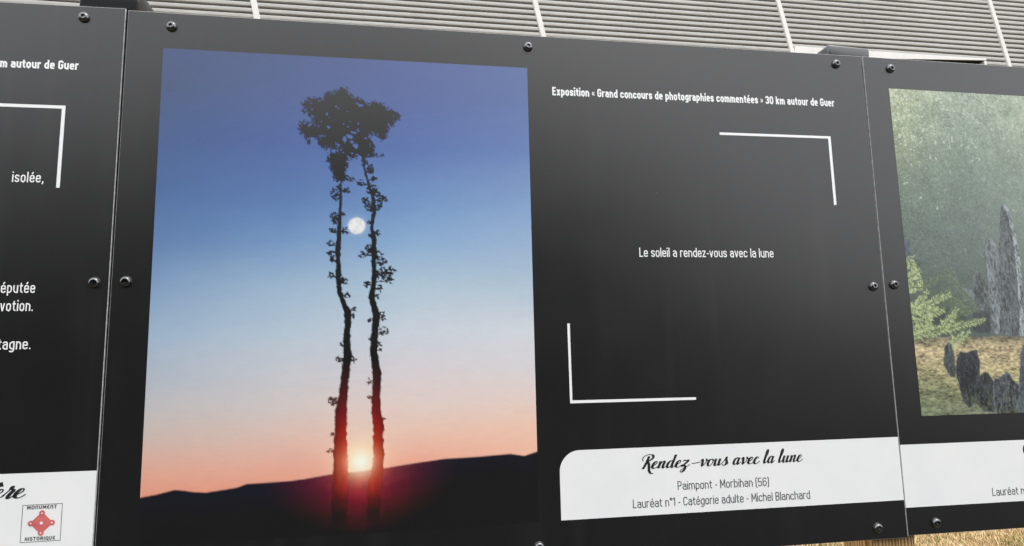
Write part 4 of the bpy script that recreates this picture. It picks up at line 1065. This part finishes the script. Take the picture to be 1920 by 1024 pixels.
# --- middle board
Mw = frame_matrix((0, D, EYE), 0, 0)
mid = thing('exhibition_board', 'black exhibition board with sunset photograph of two bare trunks and a moon', 'sign board', Mw, GROUP)
board_body(-0.3801, 0.8228, -0.2735, 0.5425, mid, .0022)
print_mesh('photo_print', P1[0], P1[1], P1[2], P1[3], 1.3, photo_sunset, mid, INK)
text_mesh('heading_lettering', HEAD, .2596, .7615, .4425, .0141, .195, m_letter_white, mid, INK - .0001, W=.52, gap=.075, rise=.0040)
flat('corner_line', mm((544.2, 387.3), (743.8, 388.3), (743.8, 271.2), (748.8, 272), (748.8, 392.6), (544.2, 391.7)), m_letter_white, mid)
flat('corner_line', mm((271.8, 75.1), (272.3, -46.0), (475.2, -46.2), (475.2, -42.2), (276.0, -41.6), (275.8, 75.1)), m_letter_white, mid)
text_mesh('quote_lettering', 'Le soleil a rendez-vous avec la lune', .3936, .6253, .1798, .0150, .122, m_letter_white, mid, INK - .0001, W=.47, gap=.09, rise=.0006)
arc = [(252.9 + 31 - 31 * math.cos(a), -115.5 - 31 + 31 * math.sin(a)) for a in np.linspace(0, math.pi / 2, 14)]
flat('caption_band', mm(*([(822.1, -215.2), (822.1, -115.5)] + arc[::-1] + [(252.9, -215.5)]))[::-1], m_white, mid)
wd = lambda a, b: (.3790 + (a - 95) / 1645 * .2700, .3790 + (b - 95) / 1645 * .2700)
script_mesh('title_lettering', [('Rendez', *wd(88, 575)), ('-', *wd(575, 690)), ('vous', *wd(672, 965)), ('avec', *wd(1008, 1285)), ('la', *wd(1322, 1445)), ('lune', *wd(1478, 1735))],
            -.1472, .0103, m_ink, mid, INK - .0002, shear=.26, fat=1.14)
text_mesh('place_lettering', 'Paimpont - Morbihan (56]', .4371, .5883, -.1808, .0128, .100, m_grey_ink, mid, INK - .0002, W=.47, gap=.10, rise=-.0010)
text_mesh('author_lettering', 'Lauréat n°1 - Catégorie adulte - Michel Blanchard', .3644, .6568, -.2040, .0128, .100, m_grey_ink, mid, INK - .0002, W=.47, gap=.10, rise=-.0008)
add_bolts([(-317.1, 520.9), (221.7, 522.7), (771.6, 524.9), (-360.3, 139.4), (803.2, 132.6), (770.7, -255.7), (218.7, -250.8), (-320, -252)], mid)

# --- left board (only its right end is in the picture)
Lw = frame_matrix((-0.38133773, D, 1.8949786), -0.024, -0.0016)
left = thing('exhibition_board', 'black exhibition board cut off by the left edge, with a red and white monument badge', 'sign board', Lw, GROUP)
board_body(-1.2, 0.0, -0.815, 0.0, left)
text_mesh('heading_lettering', HEAD, -.560, -.0585, -.1022, .0134, .195, m_letter_white, left, INK - .0001, W=.52, gap=.075, rise=.0040)
flat('corner_line', mm((-275, -152), (-71.8, -152.6), (-71.8, -272.9), (-76.6, -272.9), (-76.6, -157.2), (-275, -156.8))[::-1], m_letter_white, left)
text_mesh('quote_lettering', 'isolée,', -.1336, -.0935, -.2660, .0150, .122, m_letter_white, left, INK - .0001, W=.45)
text_mesh('quote_lettering', 'réputée', -.1420, -.0934, -.4212, .0150, .122, m_letter_white, left, INK - .0001, W=.45)
text_mesh('quote_lettering', 'dévotion.', -.1505, -.0943, -.4460, .0150, .122, m_letter_white, left, INK - .0001, W=.45)
text_mesh('quote_lettering', 'tagne.', -.1345, -.0936, -.4978, .0150, .122, m_letter_white, left, INK - .0001, W=.45)
flat('caption_band', mm((-560, -760.5), (-.7, -760.5), (-.7, -660.8), (-560, -660.5))[::-1], m_white, left)
script_mesh('title_lettering', [('ère', -.1272, -.0868)], -.6920, .0118, m_ink, left, INK - .0002, shear=.26, fat=1.15)
# badge: thin square outline, lettering and a red knot
bd = mm((-88.2, -701.8), (-40.4, -701.4), (-40.1, -748.1), (-88.1, -748.6))
V, F = [], []
ribbon(V, F, [np.array(p) for p in bd], .0007, True, INK - .0001)
mesh_obj('badge_outline', V, F, m_grey_ink, left)
text_mesh('badge_lettering', 'MONUM€NT', -.0828, -.0468, -.7072, .0046, .21, m_grey_ink, left, INK - .0002, W=.62, gap=.2)
text_mesh('badge_lettering', 'HISTORIQU€', -.0828, -.0464, -.7467, .0046, .21, m_grey_ink, left, INK - .0002, W=.62, gap=.2)
kx, kz = -.0642, -.7251
def disc(cx, cz, r, n=20): return [(cx + r * math.cos(2 * math.pi * k / n), cz + r * math.sin(2 * math.pi * k / n)) for k in range(n)]
K_ = [(kx + .0128, kz), (kx, kz + .0125), (kx - .0128, kz), (kx, kz - .0125)]
sq = []
for i in range(4):
    a, b = np.array(K_[i]), np.array(K_[(i + 1) % 4]); nrm = (a + b) / 2 - np.array((kx, kz)); nrm /= np.linalg.norm(nrm)
    sq += [tuple(a + nrm * .0012), tuple(b + nrm * .0012)]
flat('badge_emblem', sq[::-1], m_red, left, INK - .0002)
for i, (cx, cz) in enumerate(K_):
    flat('badge_emblem', disc(cx, cz, .0036)[::-1], m_red, left, INK - .00025 - .00002 * i)
    flat('badge_emblem', disc(cx, cz, .0010)[::-1], m_white, left, INK - .0004)
flat('badge_emblem', disc(kx, kz, .0019)[::-1], m_white, left, INK - .0004)
add_bolts([(-55.7, -17.5), (-18.8, -407.1), (-55, -797), (-600, -18), (-600, -797), (-1145, -18), (-1145, -797)], left)

# --- right board (only its left end is in the picture)
Rw = frame_matrix((0.82645924, D, 1.89247042), 0.00078, -0.00238)
right = thing('exhibition_board', 'black exhibition board cut off by the right edge, with photograph of misty standing stones', 'sign board', Rw, GROUP)
board_body(-0.0012, 1.199, -0.8132, 0.0, right)
print_mesh('photo_print', P2[0], P2[1], P2[2], P2[3], 1.1, photo_stones, right, INK)
flat('caption_band', mm((-.5, -770), (1198, -770), (1198, -671), (-.5, -671))[::-1], m_white, right)
text_mesh('author_lettering', 'Lauréat n°', .1626, .2290, -.7592, .0128, .100, m_grey_ink, right, INK - .0002, W=.47, gap=.10)
V, F = [], []
q = catmull([(.262, -.6835), (.248, -.677), (.236, -.680), (.2325, -.689), (.238, -.697), (.250, -.703)])
ribbon(V, F, q, .0032, False, INK - .0002)
mesh_obj('title_lettering', V, F, m_ink, right)
add_bolts([(51.9, -19.8), (17.3, -407.1), (51.8, -795.8), (600, -20), (600, -796), (1145, -20), (1145, -796)], right)

# ------------------------------------------------------------------ posts
def rbox(x, y, z0, z1, bev, seg=3):
    """upright rounded box, rounded on the vertical edges and the top rim"""
    V, F = [], []
    def ring(hx, hy, z, br):
        r = []
        for (sx_, sy_, a0) in ((1, 1, 0), (-1, 1, 90), (-1, -1, 180), (1, -1, 270)):
            for k in range(seg + 1):
                a = math.radians(a0 + 90 * k / seg)
                r.append((sx_ * (hx - br) + br * math.cos(a), sy_ * (hy - br) + br * math.sin(a), z))
        return r
    rings = [ring(x, y, z0, bev)]
    for k in range(seg + 1):
        a = math.radians(90 * k / seg)
        d = bev * (1 - math.cos(a)); rings.append(ring(x - d, y - d, z1 - bev + bev * math.sin(a), max(bev - d * .9, .0005)))
    n = len(rings[0])
    for r in rings: V += r
    for i in range(len(rings) - 1):
        for k in range(n): F.append((i * n + k, i * n + (k + 1) % n, (i + 1) * n + (k + 1) % n, (i + 1) * n + k))
    F.append(tuple(range((len(rings) - 1) * n, len(rings) * n))); F.append(tuple(range(n))[::-1])
    return V, F
def post(x, y, top, yaw, label, cap_tilt=0.0, ch=.030, strip=True):
    mw = Matrix.Translation((x, y, 0)) @ Matrix.Rotation(yaw, 4, 'Z')
    t = thing('timber_post', label, 'post', mw, 'timber posts behind the boards')
    V, F = rbox(.0390, .0390, 0, top - .006, .003, 2)
    mesh_obj('post', V, F, m_wood, t)
    V, F = rbox(.0415, .0415, 0, ch, .0045, 4)
    c = mesh_obj('post_cap', V, F, m_cap, t, smooth=True)
    c.location = (0, 0, top - ch + .001); c.rotation_euler = (0, cap_tilt, 0)
    if strip:
        mesh_obj('joint_backing_strip', box_verts(-.038, .038, -.0478, -.0395, 1.09, 1.893), BOXF, m_backing, t)  # black strip added behind the joint so the gap reads black
    return t
m_backing, nn, ll, bb = principled('matt_black_backing', (0.01, 0.01, 0.01), 0.8, 0.2)
YP = D + 0.012 + 0.0395
post(.8065, YP, 1.9150, .01, 'pine post with a black cap at the joint beside the standing stones board', .035, .050)
post(-.4085, YP + .002, 1.9335, -.03, 'pine post with a black cap at the joint beside the monument badge board', .004, .0400)
post(-1.56, YP + .03, 1.93, .0, 'pine post carrying the far left end of the row of boards')
post(2.02, YP, 1.93, .0, 'pine post carrying the far right end of the row of boards')

# knots on the posts (a dark one shows just under the middle board)
